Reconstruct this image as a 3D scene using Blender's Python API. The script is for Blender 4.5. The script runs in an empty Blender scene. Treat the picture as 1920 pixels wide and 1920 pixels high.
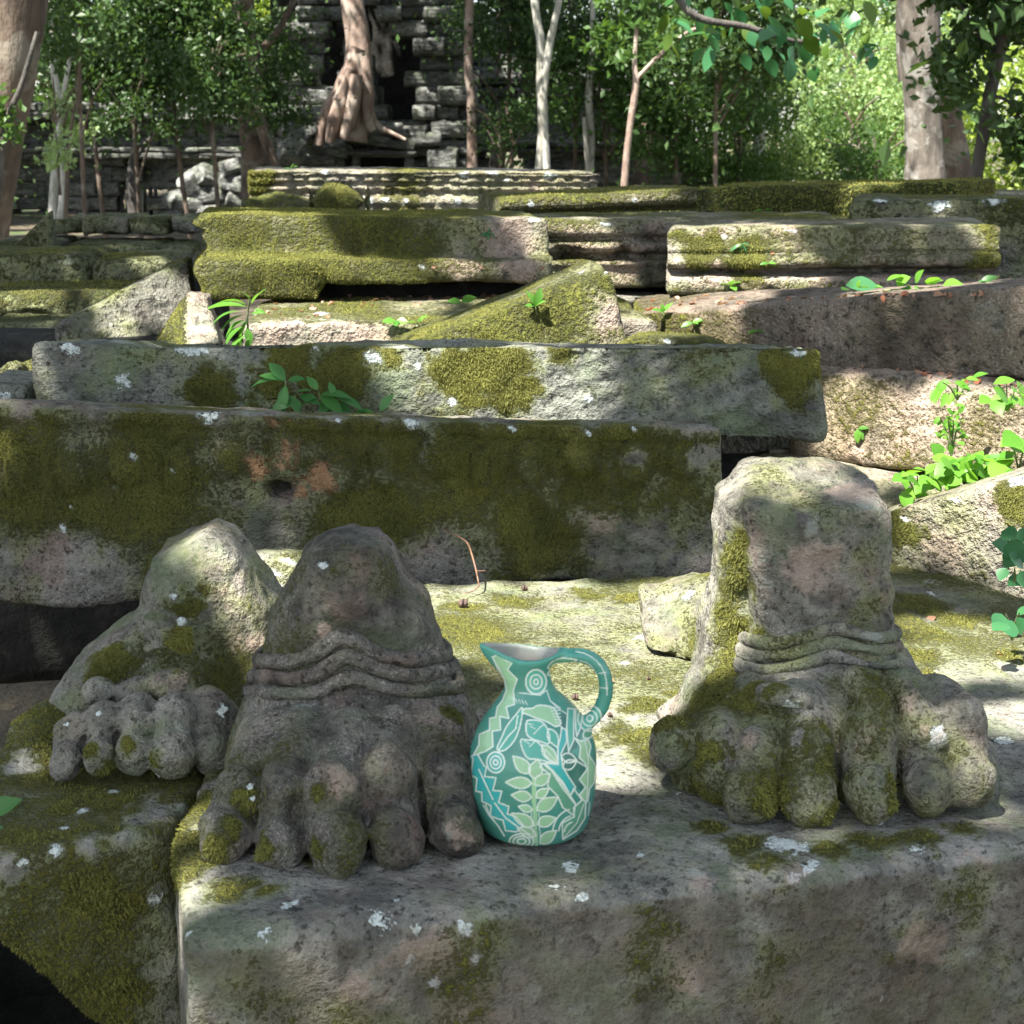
import bpy, math, random
import numpy as np
from mathutils import Vector, Matrix

S = bpy.context.scene
rad = math.radians
# ------------------------------------------------------------------ camera
FPX, CX, CY = 3000.0, 960.0, 960.0          # focal length and centre, in pixels of the 1920 px photograph
PITCH = rad(13.3)
CAM = Vector((0, 0, 1.5))
cd = bpy.data.cameras.new('camera'); cam = bpy.data.objects.new('camera', cd)
S.collection.objects.link(cam); S.camera = cam
cam.location = CAM; cam.rotation_euler = (rad(90) - PITCH, 0, 0)
cd.sensor_width = 36; cd.lens = 36 * FPX / 1920
cd.clip_start = 0.02; cd.clip_end = 600
cd.dof.use_dof = True; cd.dof.focus_distance = 1.55; cd.dof.aperture_fstop = 26
# ------------------------------------------------------------------ light
SUN = Vector((-0.32, -0.38, 0.87)).normalized()     # towards the sun
w = bpy.data.worlds.new('World'); S.world = w; w.use_nodes = True
nt = w.node_tree; bg = nt.nodes['Background']
sky = nt.nodes.new('ShaderNodeTexSky'); sky.sky_type = 'NISHITA'; sky.sun_disc = False
sky.sun_elevation = math.asin(SUN.z); sky.sun_rotation = math.atan2(SUN.x, SUN.y)
hsv = nt.nodes.new('ShaderNodeHueSaturation'); hsv.inputs['Saturation'].default_value = .5      # hazy, whitish tropical sky
nt.links.new(sky.outputs[0], hsv.inputs['Color']); nt.links.new(hsv.outputs[0], bg.inputs[0]); bg.inputs[1].default_value = 0.076
sl = bpy.data.lights.new('sun', 'SUN'); sl.energy = 5.0; sl.angle = rad(0.55); sl.color = (1, .95, .86)
so = bpy.data.objects.new('sun', sl); S.collection.objects.link(so)
so.location = SUN * 30; so.rotation_euler = SUN.to_track_quat('Z', 'Y').to_euler()
vs = S.view_settings; vs.view_transform = 'Standard'; vs.look = 'None'; vs.gamma = 1; vs.use_curve_mapping = False
vs.exposure = 2.2

# ------------------------------------------------------------------ pixel <-> place helpers
FW = Vector((0, math.cos(PITCH), -math.sin(PITCH))); UP = Vector((0, math.sin(PITCH), math.cos(PITCH)))
def ray(px, py):
    return Vector(((px - CX) / FPX, 0, 0)) + FW + UP * ((CY - py) / FPX)
def at(px, py, Y):
    r = ray(px, py); return CAM + r * (Y / r.y)
def atz(px, py, z):
    r = ray(px, py); return CAM + r * ((z - CAM.z) / r.z)
def proj(V):
    V = np.asarray(V, dtype=np.float64); d = V - np.array(CAM)
    dep = d @ np.array(FW); u = d @ np.array(UP)
    return CX + FPX * d[:, 0] / dep, CY - FPX * u / dep, dep
def mpp(Y): return Y * 1.02 / FPX           # metres per photo pixel at a distance

# ------------------------------------------------------------------ noise
def vn(P, f, seed=0):
    p = np.asarray(P, dtype=np.float32) * np.float32(f) + np.float32(seed * 7.13 + 100.5)
    i = np.floor(p).astype(np.int64); t = (p - i).astype(np.float32); t = t * t * (3 - 2 * t)
    out = 0
    for a in (0, 1):
        wx = t[..., 0] if a else 1 - t[..., 0]
        for b in (0, 1):
            wy = t[..., 1] if b else 1 - t[..., 1]
            for c in (0, 1):
                wz = t[..., 2] if c else 1 - t[..., 2]
                h = ((i[..., 0] + a) * 73856093) ^ ((i[..., 1] + b) * 19349663) ^ ((i[..., 2] + c) * 83492791) ^ (seed * 7919)
                h = (h ^ (h >> 13)) * 1274126177 & 0x7fffffff
                h = (h ^ (h >> 15)) & 0xffff
                out = out + wx * wy * wz * (h.astype(np.float32) / 65535.0)
    return out                                   # 0..1
def fbm(P, f, oct=3, seed=0, g=.5):
    s = 0; a = 1; t = 0
    for k in range(oct):
        s = s + a * vn(P, f * 2 ** k, seed + k); t += a; a *= g
    return s / t
def ss(a, b, x):
    t = np.clip((x - a) / (b - a), 0, 1); return t * t * (3 - 2 * t)

# ------------------------------------------------------------------ mesh / object helpers
COL = S.collection
def mesh_from(name, V, F, smooth=True):
    """F: (n,4) or (n,3) array, or list of such arrays"""
    V = np.asarray(V, dtype=np.float32); Fs = F if isinstance(F, list) else [F]
    Fs = [np.asarray(f, dtype=np.int32) for f in Fs if len(f)]
    me = bpy.data.meshes.new(name)
    me.vertices.add(len(V)); me.vertices.foreach_set('co', V.ravel())
    li = np.concatenate([f.ravel() for f in Fs]); me.loops.add(len(li)); me.loops.foreach_set('vertex_index', li)
    tot = np.concatenate([np.full(len(f), f.shape[1], dtype=np.int32) for f in Fs])
    st = np.concatenate([[0], np.cumsum(tot)[:-1]]).astype(np.int32)
    me.polygons.add(len(tot)); me.polygons.foreach_set('loop_start', st); me.polygons.foreach_set('loop_total', tot)
    me.polygons.foreach_set('use_smooth', np.full(len(tot), smooth))
    me.update(calc_edges=True); me.validate()
    return me
def vnormals(me):
    n = np.zeros(len(me.vertices) * 3, dtype=np.float32); me.vertices.foreach_get('normal', n); return n.reshape(-1, 3)
def setattr_f(me, name, arr):
    a = me.attributes.new(name, 'FLOAT', 'POINT'); a.data.foreach_set('value', np.asarray(arr, dtype=np.float32))
def tag(o, label=None, cat=None, group=None, kind=None):
    if label: o['label'] = label
    if cat: o['category'] = cat
    if group: o['group'] = group
    if kind: o['kind'] = kind
    return o
def empty(name, loc, label, cat, group=None):
    o = bpy.data.objects.new(name, None); COL.objects.link(o); o.location = loc; o.empty_display_size = .05
    return tag(o, label, cat, group)
def link(name, me, mat, parent=None, loc=None, rot=None, scale=None):
    o = bpy.data.objects.new(name, me); COL.objects.link(o)
    if mat is not None and len(me.materials) == 0: me.materials.append(mat)
    if parent is not None: o.parent = parent
    if loc is not None: o.location = loc
    if rot is not None: o.rotation_euler = rot
    if scale is not None: o.scale = scale
    return o
def base_of(V):
    mn, mx = V.min(0), V.max(0); return np.array([(mn[0] + mx[0]) / 2, (mn[1] + mx[1]) / 2, mn[2]])

# ------------------------------------------------------------------ node helpers
class NT:
    def __init__(s, name):
        s.m = bpy.data.materials.new(name); s.m.use_nodes = True; s.t = s.m.node_tree; s.t.nodes.clear()
        s.out = s.n('ShaderNodeOutputMaterial')
    def n(s, k, **kw):
        x = s.t.nodes.new(k)
        for a, b in kw.items(): setattr(x, a, b)
        return x
    def l(s, a, b): s.t.links.new(a, b)
    def put(s, x, i, v):
        if v is None: return
        if isinstance(v, bpy.types.NodeSocket): s.l(v, x.inputs[i])
        else: x.inputs[i].default_value = v
    def noise(s, co, scale, detail=4, rough=.55, dist=0):
        x = s.n('ShaderNodeTexNoise'); s.put(x, 'Vector', co); s.put(x, 'Scale', scale)
        s.put(x, 'Detail', detail); s.put(x, 'Roughness', rough); s.put(x, 'Distortion', dist); return x.outputs[0]
    def vor(s, co, scale, feature='F1', rnd=1.0):
        x = s.n('ShaderNodeTexVoronoi', feature=feature); s.put(x, 'Vector', co); s.put(x, 'Scale', scale); s.put(x, 'Randomness', rnd); return x
    def math(s, op, a, b=None, c=None, clamp=False):
        x = s.n('ShaderNodeMath', operation=op, use_clamp=clamp); s.put(x, 0, a); s.put(x, 1, b); s.put(x, 2, c); return x.outputs[0]
    def step(s, x, a, b, lo=0., hi=1.):
        m = s.n('ShaderNodeMapRange', interpolation_type='SMOOTHSTEP'); s.put(m, 0, x); s.put(m, 1, a); s.put(m, 2, b); s.put(m, 3, lo); s.put(m, 4, hi); return m.outputs[0]
    def mix(s, f, a, b, blend='MIX'):
        m = s.n('ShaderNodeMix', data_type='RGBA', blend_type=blend, clamp_factor=True)
        c = lambda v: (*v, 1) if isinstance(v, tuple) and len(v) == 3 else v
        s.put(m, 0, f); s.put(m, 6, c(a)); s.put(m, 7, c(b)); return m.outputs[2]
    def attr(s, name, vec=False):
        x = s.n('ShaderNodeAttribute', attribute_name=name); return x.outputs['Color' if vec else 'Fac']
    def bump(s, h, dist, strength=1, nrm=None):
        b = s.n('ShaderNodeBump'); s.put(b, 'Height', h); s.put(b, 'Distance', dist); s.put(b, 'Strength', strength)
        if nrm is not None: s.l(nrm, b.inputs['Normal'])
        return b.outputs[0]

def stone_mat(name, c_lo=(.10, .095, .085), c_hi=(.30, .285, .25), pink=.35, lichen=.4, green=.3, sc=1.0,
              moss_lo=(.030, .036, .007), moss_hi=(.165, .165, .030), speck=.4, bumpk=1.0, mossbump=1.0, film=((.10, .115, .035), (.24, .26, .11))):
    """weathered sandstone; sc=1 for stones about a metre away, smaller for farther ones"""
    N = NT(name); tc = N.n('ShaderNodeTexCoord').outputs['Object']
    oi = N.n('ShaderNodeObjectInfo')
    of = N.n('ShaderNodeVectorMath', operation='MULTIPLY_ADD'); N.l(oi.outputs['Random'], of.inputs[0]); of.inputs[1].default_value = (9, 7, 5); N.l(tc, of.inputs[2])
    co = of.outputs[0]
    n1 = N.noise(co, 9 * sc, 6, .62); n2 = N.noise(co, 38 * sc, 5, .65); n3 = N.noise(co, 420 * sc, 2, .6); n4 = N.noise(co, 130 * sc, 4, .7)
    a = N.math('ADD', N.math('MULTIPLY', n1, .5), N.math('MULTIPLY', n2, .5))
    col = N.mix(N.step(a, .36, .64), c_lo, c_hi)
    col = N.mix(N.math('MULTIPLY', N.step(N.noise(co, 15 * sc, 4, .6), .5, .68), pink), col, (.34, .22, .18))
    # pale grain of bare sandstone, then crevice shade painted into noise lows, dark mottling
    col = N.mix(N.math('MULTIPLY', N.math('MULTIPLY', N.step(n3, .50, .70), N.step(n1, .38, .62)), speck), col, (.46, .44, .39))
    col = N.mix(N.math('MULTIPLY', N.step(n4, .49, .33), .85), col, (.018, .017, .014)); col = N.mix(N.math('MULTIPLY', N.step(N.noise(co, 4.5 * sc, 6, .7, .6), .52, .64), .45), col, (.04, .038, .033))
    # thin grey-green algae film
    col = N.mix(N.math('MULTIPLY', N.step(N.noise(co, 12 * sc, 5, .6, .4), .47, .66), green), col, (.13, .17, .085))
    fa = N.attr('moss'); col = N.mix(N.math('MULTIPLY', N.step(N.math('ADD', fa, N.math('MULTIPLY', N.math('SUBTRACT', n2, .5), .8)), .12, .48), .62), col, N.mix(n4, film[0], film[1]))
    # crusty lichen rosettes
    v = N.vor(co, 22 * sc, 'SMOOTH_F1'); wob = N.math('MULTIPLY', N.noise(co, 120 * sc, 4, .7), .30)
    sel = N.math('MULTIPLY', N.step(v.outputs['Color'], .62, .66), N.step(N.noise(co, 6 * sc, 2), .5, .58))
    ro = N.math('MULTIPLY', N.step(N.math('ADD', v.outputs['Distance'], wob), .46, .38), sel)
    col = N.mix(N.math('MULTIPLY', ro, lichen), col, (.38, .42, .36))
    la = N.attr('lichen'); lf = N.step(N.math('ADD', la, N.math('ADD', N.math('MULTIPLY', N.math('SUBTRACT', n4, .5), 1.5), N.math('MULTIPLY', N.math('SUBTRACT', n3, .5), .6))), .50, .62)
    lc = N.mix(N.step(n3, .35, .6), (.33, .37, .34), (.60, .65, .62))
    col = N.mix(lf, col, lc)
    wa = N.attr('warm'); wf = N.step(N.math('ADD', wa, N.math('ADD', N.math('MULTIPLY', N.math('SUBTRACT', n4, .5), 1.1), N.math('MULTIPLY', N.math('SUBTRACT', n2, .5), 1.4))), .38, .95)
    col = N.mix(N.math('MULTIPLY', wf, .55), col, N.mix(n3, (.30, .21, .17), (.46, .36, .30)))
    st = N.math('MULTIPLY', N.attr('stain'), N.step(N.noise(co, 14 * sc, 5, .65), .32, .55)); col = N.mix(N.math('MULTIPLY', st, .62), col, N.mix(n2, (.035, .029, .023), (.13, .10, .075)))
    # moss
    ma = N.attr('moss'); mn = N.noise(co, 260 * sc, 3, .7)
    mm = N.math('ADD', ma, N.math('ADD', N.math('MULTIPLY', N.math('SUBTRACT', n4, .5), .9), N.math('MULTIPLY', N.math('SUBTRACT', mn, .5), .7)))
    mf = N.step(mm, .38, .68)
    mc = N.mix(N.step(N.math('ADD', N.math('MULTIPLY', mn, .6), N.math('MULTIPLY', n2, .4)), .36, .66), moss_lo, moss_hi)
    mc = N.mix(N.math('MULTIPLY', N.step(N.noise(co, 20 * sc, 3), .5, .7), .45), mc, (.10, .085, .030))
    col = N.mix(mf, col, mc)
    ru = N.step(N.math('ADD', N.attr('rust'), N.math('MULTIPLY', N.math('SUBTRACT', n4, .5), 1.4)), .4, .8); col = N.mix(ru, col, N.mix(mn, (.16, .085, .04), (.42, .26, .14)))
    # relief
    h = N.math('ADD', N.math('MULTIPLY', n2, 1.6), N.math('ADD', N.math('MULTIPLY', n4, .55), N.math('MULTIPLY', n3, .16)))
    h = N.math('ADD', h, N.math('MULTIPLY', mf, N.math('ADD', .15, N.math('MULTIPLY', mn, .8 * mossbump))))
    h = N.math('ADD', h, N.math('MULTIPLY', N.math('ADD', lf, ro), .10))
    nb = N.bump(h, .0085 * bumpk / sc, 1.0)
    p = N.n('ShaderNodeBsdfPrincipled'); N.put(p, 'Base Color', col); N.put(p, 'Roughness', .92); N.put(p, 'Specular IOR Level', .25); N.put(p, 'Normal', nb)
    N.l(p.outputs[0], N.out.inputs[0]); return N.m

def leaf_mat(name, c1, c2, trans=.45, rough=.45, tint=True):
    N = NT(name); tc = N.n('ShaderNodeTexCoord').outputs['Object']; oi = N.n('ShaderNodeObjectInfo').outputs['Random']
    t = N.attr('tint') if tint else oi
    n = N.noise(tc, 30 if not tint else 1.2, 2)
    f = N.math('ADD', N.math('MULTIPLY', t, .7), N.math('MULTIPLY', n, .3))
    col = N.mix(f, c1, c2)
    p = N.n('ShaderNodeBsdfPrincipled'); N.put(p, 'Base Color', col); N.put(p, 'Roughness', rough); N.put(p, 'Specular IOR Level', .4)
    tr = N.n('ShaderNodeBsdfTranslucent'); N.put(tr, 0, N.mix(.5, col, (c2[0] * 1.5, c2[1] * 1.35, c2[2] * .6), 'MIX'))
    m = N.n('ShaderNodeMixShader'); m.inputs[0].default_value = trans; N.l(p.outputs[0], m.inputs[1]); N.l(tr.outputs[0], m.inputs[2])
    N.l(m.outputs[0], N.out.inputs[0]); return N.m

def bark_mat(name, c1, c2, patch=(.45, .43, .38), amt=.4, sc=1.):
    N = NT(name); tc = N.n('ShaderNodeTexCoord').outputs['Object']
    mp = N.n('ShaderNodeMapping'); N.l(tc, mp.inputs[0]); mp.inputs['Scale'].default_value = (1, 1, .35)
    n1 = N.noise(mp.outputs[0], 7 * sc, 6, .65); n2 = N.noise(tc, 3.1 * sc, 5, .6, .5); n3 = N.noise(mp.outputs[0], 30 * sc, 4, .7)
    col = N.mix(N.step(n1, .35, .65), c1, c2)
    col = N.mix(N.math('MULTIPLY', N.step(n2, .52, .60), amt), col, patch)
    col = N.mix(N.math('MULTIPLY', N.step(n3, .45, .3), .6), col, (.03, .025, .02))
    p = N.n('ShaderNodeBsdfPrincipled'); N.put(p, 'Base Color', col); N.put(p, 'Roughness', .9)
    N.put(p, 'Normal', N.bump(N.math('ADD', n1, N.math('MULTIPLY', n3, .5)), .03 / sc, .8)); N.l(p.outputs[0], N.out.inputs[0]); return N.m

M = {}
M['near'] = stone_mat('weathered_sandstone', (.10, .10, .088), (.30, .295, .26), pink=.14, sc=1.15, green=.5, lichen=.8)
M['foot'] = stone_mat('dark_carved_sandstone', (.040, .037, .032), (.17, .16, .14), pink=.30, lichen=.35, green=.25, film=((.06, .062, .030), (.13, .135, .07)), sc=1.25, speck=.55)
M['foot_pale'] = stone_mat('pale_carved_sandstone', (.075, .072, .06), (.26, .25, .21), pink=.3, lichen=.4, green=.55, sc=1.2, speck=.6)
M['mossy'] = stone_mat('mossy_sandstone', (.08, .075, .06), (.25, .235, .20), pink=.35, lichen=.3, sc=.9, mossbump=1.5, moss_lo=(.034, .038, .010), moss_hi=(.17, .165, .040))
M['slate'] = stone_mat('grey_green_sandstone', (.085, .09, .078), (.25, .26, .22), pink=.08, lichen=.6, green=.6, sc=.8)
M['mid'] = stone_mat('mossy_middle_sandstone', (.11, .095, .075), (.30, .27, .22), pink=.45, lichen=.5, sc=.55, moss_lo=(.035, .045, .008), moss_hi=(.20, .21, .045), bumpk=1.3, mossbump=1.6)
M['sandy'] = stone_mat('sandy_pink_sandstone', (.13, .105, .085), (.34, .28, .22), pink=.5, lichen=.3, green=.05, sc=.6, film=((.15, .125, .065), (.29, .25, .15)), moss_lo=(.04, .042, .012), moss_hi=(.17, .16, .04), bumpk=1.2)
M['void'] = stone_mat('painted_gap_shade', (.010, .010, .009), (.03, .03, .026), pink=0, lichen=0, green=0, sc=.8, speck=.05)  # near-black stone colour: the shade of deep gaps painted in
M['red'] = stone_mat('reddish_sandstone', (.065, .052, .040), (.19, .155, .12), pink=.30, lichen=.2, green=.05, sc=.6, film=((.07, .055, .025), (.15, .13, .06)))
M['far'] = stone_mat('far_mossy_sandstone', (.12, .11, .085), (.34, .31, .25), pink=.35, lichen=.6, sc=.3, film=((.12, .115, .055), (.26, .25, .14)), moss_lo=(.03, .04, .008), moss_hi=(.14, .15, .03))
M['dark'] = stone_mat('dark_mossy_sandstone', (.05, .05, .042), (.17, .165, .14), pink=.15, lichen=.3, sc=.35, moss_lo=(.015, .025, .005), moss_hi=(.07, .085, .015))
M['ruin'] = stone_mat('grey_ruin_sandstone', (.09, .095, .09), (.44, .45, .43), pink=.0, lichen=.7, green=.45, sc=.09, speck=.2)
M['moss'] = leaf_mat('moss_fibre', (.045, .054, .012), (.23, .23, .05), trans=.25, rough=.8)
M['leaf'] = leaf_mat('fresh_leaf', (.05, .17, .025), (.13, .30, .04), trans=.45, rough=.4, tint=False)
M['leaf_dark'] = leaf_mat('blue_green_leaf', (.03, .12, .05), (.06, .19, .07), trans=.35, rough=.35, tint=False)
M['crownleaf'] = leaf_mat('olive_leaf', (.03, .08, .012), (.12, .2, .03), trans=.5, rough=.4, tint=False)
M['leaf_mid'] = leaf_mat('shade_leaf', (.045, .16, .04), (.09, .25, .06), trans=.4, rough=.4, tint=False)
M['leaf_bright'] = leaf_mat('bright_green_leaf', (.045, .17, .018), (.19, .40, .05), trans=.5, rough=.4, tint=False)
M['dry_red'] = leaf_mat('orange_dead_leaf', (.30, .10, .04), (.45, .18, .10), trans=.2, rough=.7, tint=False)
M['dry'] = leaf_mat('dry_leaf', (.20, .10, .055), (.42, .26, .19), trans=.2, rough=.7, tint=False)
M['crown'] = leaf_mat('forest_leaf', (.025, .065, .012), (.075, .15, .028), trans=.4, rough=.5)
M['crown_bright'] = leaf_mat('sunlit_haze_leaf', (.10, .20, .07), (.34, .46, .20), trans=.45, rough=.5)  # paler leaf colour stands in for sunlight and haze on far foliage
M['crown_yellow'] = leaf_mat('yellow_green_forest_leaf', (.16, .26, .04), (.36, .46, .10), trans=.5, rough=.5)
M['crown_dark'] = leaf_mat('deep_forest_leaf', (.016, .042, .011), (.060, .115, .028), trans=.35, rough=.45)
M['bark_grey'] = bark_mat('grey_bark', (.055, .047, .038), (.14, .12, .10), (.30, .29, .26), .55, 1.6)
M['bark_red'] = bark_mat('reddish_smooth_bark', (.17, .115, .09), (.33, .25, .205), (.5, .44, .38), .45)
M['bark_brown'] = bark_mat('brown_bark', (.05, .035, .025), (.13, .095, .068), (.22, .20, .16), .5)
M['bark_pale'] = bark_mat('pale_bark', (.26, .25, .21), (.5, .49, .43), (.15, .17, .12), .4)
M['bark_dark'] = bark_mat('dark_bark', (.03, .028, .025), (.08, .07, .06), (.2, .2, .17), .25)
M['stem'] = bark_mat('plant_stem', (.08, .13, .04), (.16, .20, .07), sc=30)
M['twig'] = bark_mat('red_twig_bark', (.12, .06, .035), (.24, .13, .08), amt=.1, sc=30)
M['nut'] = bark_mat('seed_husk', (.05, .035, .03), (.13, .08, .065), (.22, .16, .15), .4, sc=40)
# ------------------------------------------------------------------ stone building
REG = {}                                        # key -> (world vertices, normals) for placing things on surfaces
def surf(key, px, py, r=10):
    V, N, pr = REG[key]
    x, y, dep = pr
    d = (x - px) ** 2 + (y - py) ** 2
    k = np.where(d < r * r)[0]
    if len(k) == 0: k = np.array([np.argmin(d)])
    near = dep[k].min(); k = k[dep[k] < near + .03]
    j = k[np.argmin(d[k])]
    return V[j], N[j]
def spots(P, key_pr, lst, seedn=1, wob=.5, freq=30, scl=1.):
    """soft discs around surface points; lst = (px, py, radius_px[, squash])"""
    out = np.zeros(len(P), dtype=np.float32); x, y, dep = key_pr
    for s in lst:
        d = (x - s[0]) ** 2 + (y - s[1]) ** 2; k = np.where(d < 14 ** 2)[0]
        if len(k) == 0: k = np.array([np.argmin(d)])
        j = k[np.argmin(dep[k])]
        r = s[2] * scl * dep[j] / FPX; dv = P - P[j]
        if len(s) > 3: dv = dv * np.array([1, 1, s[3]])
        dd_ = np.sqrt((dv ** 2).sum(1)); m_ = np.where(dd_ < r * 2.4)[0]
        nz = (fbm(P[m_], min(1.1 / r, 110), 4, seedn, .65) - .5) * 2 * (wob * 2.4)
        out[m_] = np.maximum(out[m_], np.clip(.5 + (1 - dd_[m_] / r + nz) * .55, 0, 1) * ss(2.4, 1.6, dd_[m_] / r))
    return out
def fibres(parent, key, V, N, F, mossv, n, ln, seed=0, mat=None, wd=.16, thr=.45):
    """short moss sprigs standing on the mossy skin, one joined part"""
    rs = np.random.RandomState(seed + 11)
    Fq = F[0] if isinstance(F, list) else F
    A = V[Fq[:, 0]]; ar = .5 * np.linalg.norm(np.cross(V[Fq[:, 2]] - A, V[Fq[:, 3 if Fq.shape[1] > 3 else 1]] - V[Fq[:, 1]]), axis=1)
    mv = mossv[Fq].mean(1); x, y, dep = proj(A); vis = (x > -60) & (x < 1980) & (y > -60) & (y < 1990) & (dep > 0)
    Cn = N[Fq[:, 0]]; vd = np.array(CAM) - A
    vis &= (Cn * vd).sum(1) > -.15 * np.linalg.norm(vd, axis=1)
    w_ = ar * ss(thr - .1, thr + .15, mv) * vis
    if w_.sum() <= 0: return None
    c = np.searchsorted(np.cumsum(w_) / w_.sum(), rs.rand(n)); c = np.clip(c, 0, len(Fq) - 1)
    a, b = rs.rand(n, 1), rs.rand(n, 1); q = V[Fq[c]]
    P = (q[:, 0] * (1 - a) + q[:, 1] * a) * (1 - b) + (q[:, 3] * (1 - a) + q[:, 2] * a) * b
    Nn = N[Fq[c, 0]]; m = mossv[Fq[c, 0]]
    rv = rs.randn(n, 3); T = np.cross(Nn, rv); T /= np.linalg.norm(T, axis=1, keepdims=True) + 1e-9
    B = np.cross(Nn, T); L = ln * (.5 + rs.rand(n, 1)) * (.30 + .70 * ss(.45, .9, m))[:, None]
    tip = P + Nn * L * (.15 + .55 * rs.rand(n, 1)) + T * L * .7 * rs.rand(n, 1) - np.array([0, 0, 1]) * L * .2
    W = B * L * wd
    VV = np.stack([P - W, P + W, tip], 1).reshape(-1, 3); FF = np.arange(n * 3).reshape(-1, 3)
    tv = np.clip(fbm(P, 25, 3, 5) * 1.3 - .35 + rs.rand(n) * .5, 0, 1)
    base = np.array(parent.location)
    me = mesh_from('moss', VV - base, FF, False); setattr_f(me, 'tint', np.repeat(tv, 3))
    o = link('moss', me, mat or M['moss'], parent); o['kind'] = 'stuff'; return o

def orient(V, F):
    """make the faces of a closed mesh look outward"""
    Fs = F if isinstance(F, list) else [F]; c = V.mean(0); vol = 0
    for f in Fs: a, b, d = V[f[:, 0]] - c, V[f[:, 1]] - c, V[f[:, 2]] - c; vol += (a * np.cross(b, d)).sum() * (2 if f.shape[1] == 4 else 1)
    if vol < 0: Fs = [f[:, ::-1] for f in Fs]
    return Fs if isinstance(F, list) else Fs[0]
def make_stone(key, name, label, cat, V, F, mat, amps=(), moss=None, lich=(), warm=(), rust=(), stain=None, edge=None, nofib=0, fl=.005, group=None, parent=None, seed=0, chip=0, pre=None, mspots=(), noms=()):
    V = np.asarray(V, dtype=np.float64); F = orient(V, F)
    me = mesh_from(name, V, F); N = vnormals(me)
    D = np.zeros(len(V))
    for k, (f, a) in enumerate(amps): D += (fbm(V, f, 3, seed + k * 5) - .5) * 2 * a
    if chip and edge is None: D -= chip * ss(.56, .72, vn(V, 14 * (.02 / max(chip, .002)) ** .4, seed + 77))
    if chip and edge is not None:
        big = ss(.50, .68, fbm(V, 7, 2, seed + 77)); sm = ss(.5, .7, vn(V, 30, seed + 78))
        D -= chip * (1.7 * big * np.exp(-(edge / (.5 * chip + .022)) ** 2) + 1.1 * sm * np.exp(-(edge / .014) ** 2)) + chip * .35 * ss(.62, .75, vn(V, 18, seed + 79))
    V = V + N * D[:, None]
    if pre is not None: V = pre(V, N)
    me.vertices.foreach_set('co', V.astype(np.float32).ravel()); me.update(); N = vnormals(me)
    pr = proj(V); REG[key] = (V, N, pr)
    mv = moss(V, N) if moss else np.zeros(len(V))
    if mspots: mv = np.maximum(mv, spots(V, pr, mspots, seed + 3, .6))
    if noms: mv = np.minimum(mv, 1 - spots(V, pr, noms, seed + 4, .6))
    lv = spots(V, pr, lich, seed + 1, .45, 90, .8) if lich else np.zeros(len(V))
    wv = spots(V, pr, warm, seed + 2, .6, 40) if warm else np.zeros(len(V))
    mv = np.minimum(mv, 1 - lv)
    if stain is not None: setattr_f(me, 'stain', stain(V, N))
    if rust: rv = spots(V, pr, rust, seed + 6, .6); setattr_f(me, 'rust', rv); mv = np.minimum(mv, 1 - .8 * rv)
    setattr_f(me, 'moss', mv); setattr_f(me, 'lichen', lv); setattr_f(me, 'warm', wv)
    b = base_of(V); me.vertices.foreach_set('co', (V - b).astype(np.float32).ravel()); me.update()
    o = link(name, me, mat, parent, loc=b)
    if parent is None: tag(o, label, cat, group)
    if nofib: fibres(o, key, V, N, F, mv, nofib, fl, seed)
    return o
def mossf(base, freq, con, up=0., seed=0, low=0.):
    def f(P, N): return np.clip(base + (fbm(P, freq, 4, seed, .6) - .5) * 2 * con + up * np.clip(N[:, 2], 0, 1), 0, 1)
    return f

def resample(poly, cell):
    out = []
    for i in range(len(poly)):
        a, b = np.array(poly[i], float), np.array(poly[(i + 1) % len(poly)], float)
        n = max(1, int(round(np.linalg.norm(b - a) / cell)))
        for k in range(n): out.append(a + (b - a) * k / n)
    return np.array(out)
def loft(L, D, H, cell, prof=None, rnd=.012, endr=.02, smooth=2):
    """closed block: profile (y,z in 0..1, front at y=0) swept along x; returns unit coordinates and quads"""
    prof = prof or [(0, 0), (0, 1), (1, 1), (1, 0)]
    P = resample([(p[0] * D, p[1] * H) for p in prof], cell)
    for _ in range(max(1, int(rnd / cell * 2))): P = (P + .5 * (np.roll(P, 1, 0) + np.roll(P, -1, 0))) / 2
    n = len(P); c = np.array([D / 2, H / 2]); half = np.array([D / 2, H / 2])
    nx = max(4, int(L / cell)); xs = np.linspace(0, L, nx + 1)
    # finer rings at the ends
    er = endr; ex = er * (1 - np.cos(np.linspace(0, math.pi / 2, 5)))
    xs = np.concatenate([ex[:-1], np.linspace(er, L - er, max(3, int((L - 2 * er) / cell))), (L - ex[:-1])[::-1]])
    rings = []
    def ringat(x, k=1.0):
        t = min(x, L - x); ins = 0
        if t < er: ins = er - math.sqrt(max(er * er - (er - t) ** 2, 0))
        s = (1 - ins / half) * k; q = c + (P - c) * s
        return np.column_stack([np.full(n, x), q])
    kk = max(3, int(min(D, H) / 2 / cell))
    fr = np.linspace(0, 1, kk + 1)[1:]
    for k in fr[:-1]: rings.append(ringat(0, k))
    for x in xs: rings.append(ringat(x))
    for k in fr[:-1][::-1]: rings.append(ringat(L, k))
    V = np.concatenate(rings); m = len(rings)
    i = np.arange(m - 1)[:, None] * n; j = np.arange(n)[None, :]; j2 = (j + 1) % n
    Q = np.stack([i + j, i + j2, i + n + j2, i + n + j], -1).reshape(-1, 4)
    V = np.vstack([V, [0, *c], [L, *c]]); c0, c1 = len(V) - 2, len(V) - 1
    jj = np.arange(n); T0 = np.stack([np.full(n, c0), (jj + 1) % n, jj], -1); o = (m - 1) * n
    T1 = np.stack([np.full(n, c1), o + jj, o + (jj + 1) % n], -1)
    return V / np.array([L, D, H]), [Q, T0, T1]
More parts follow.
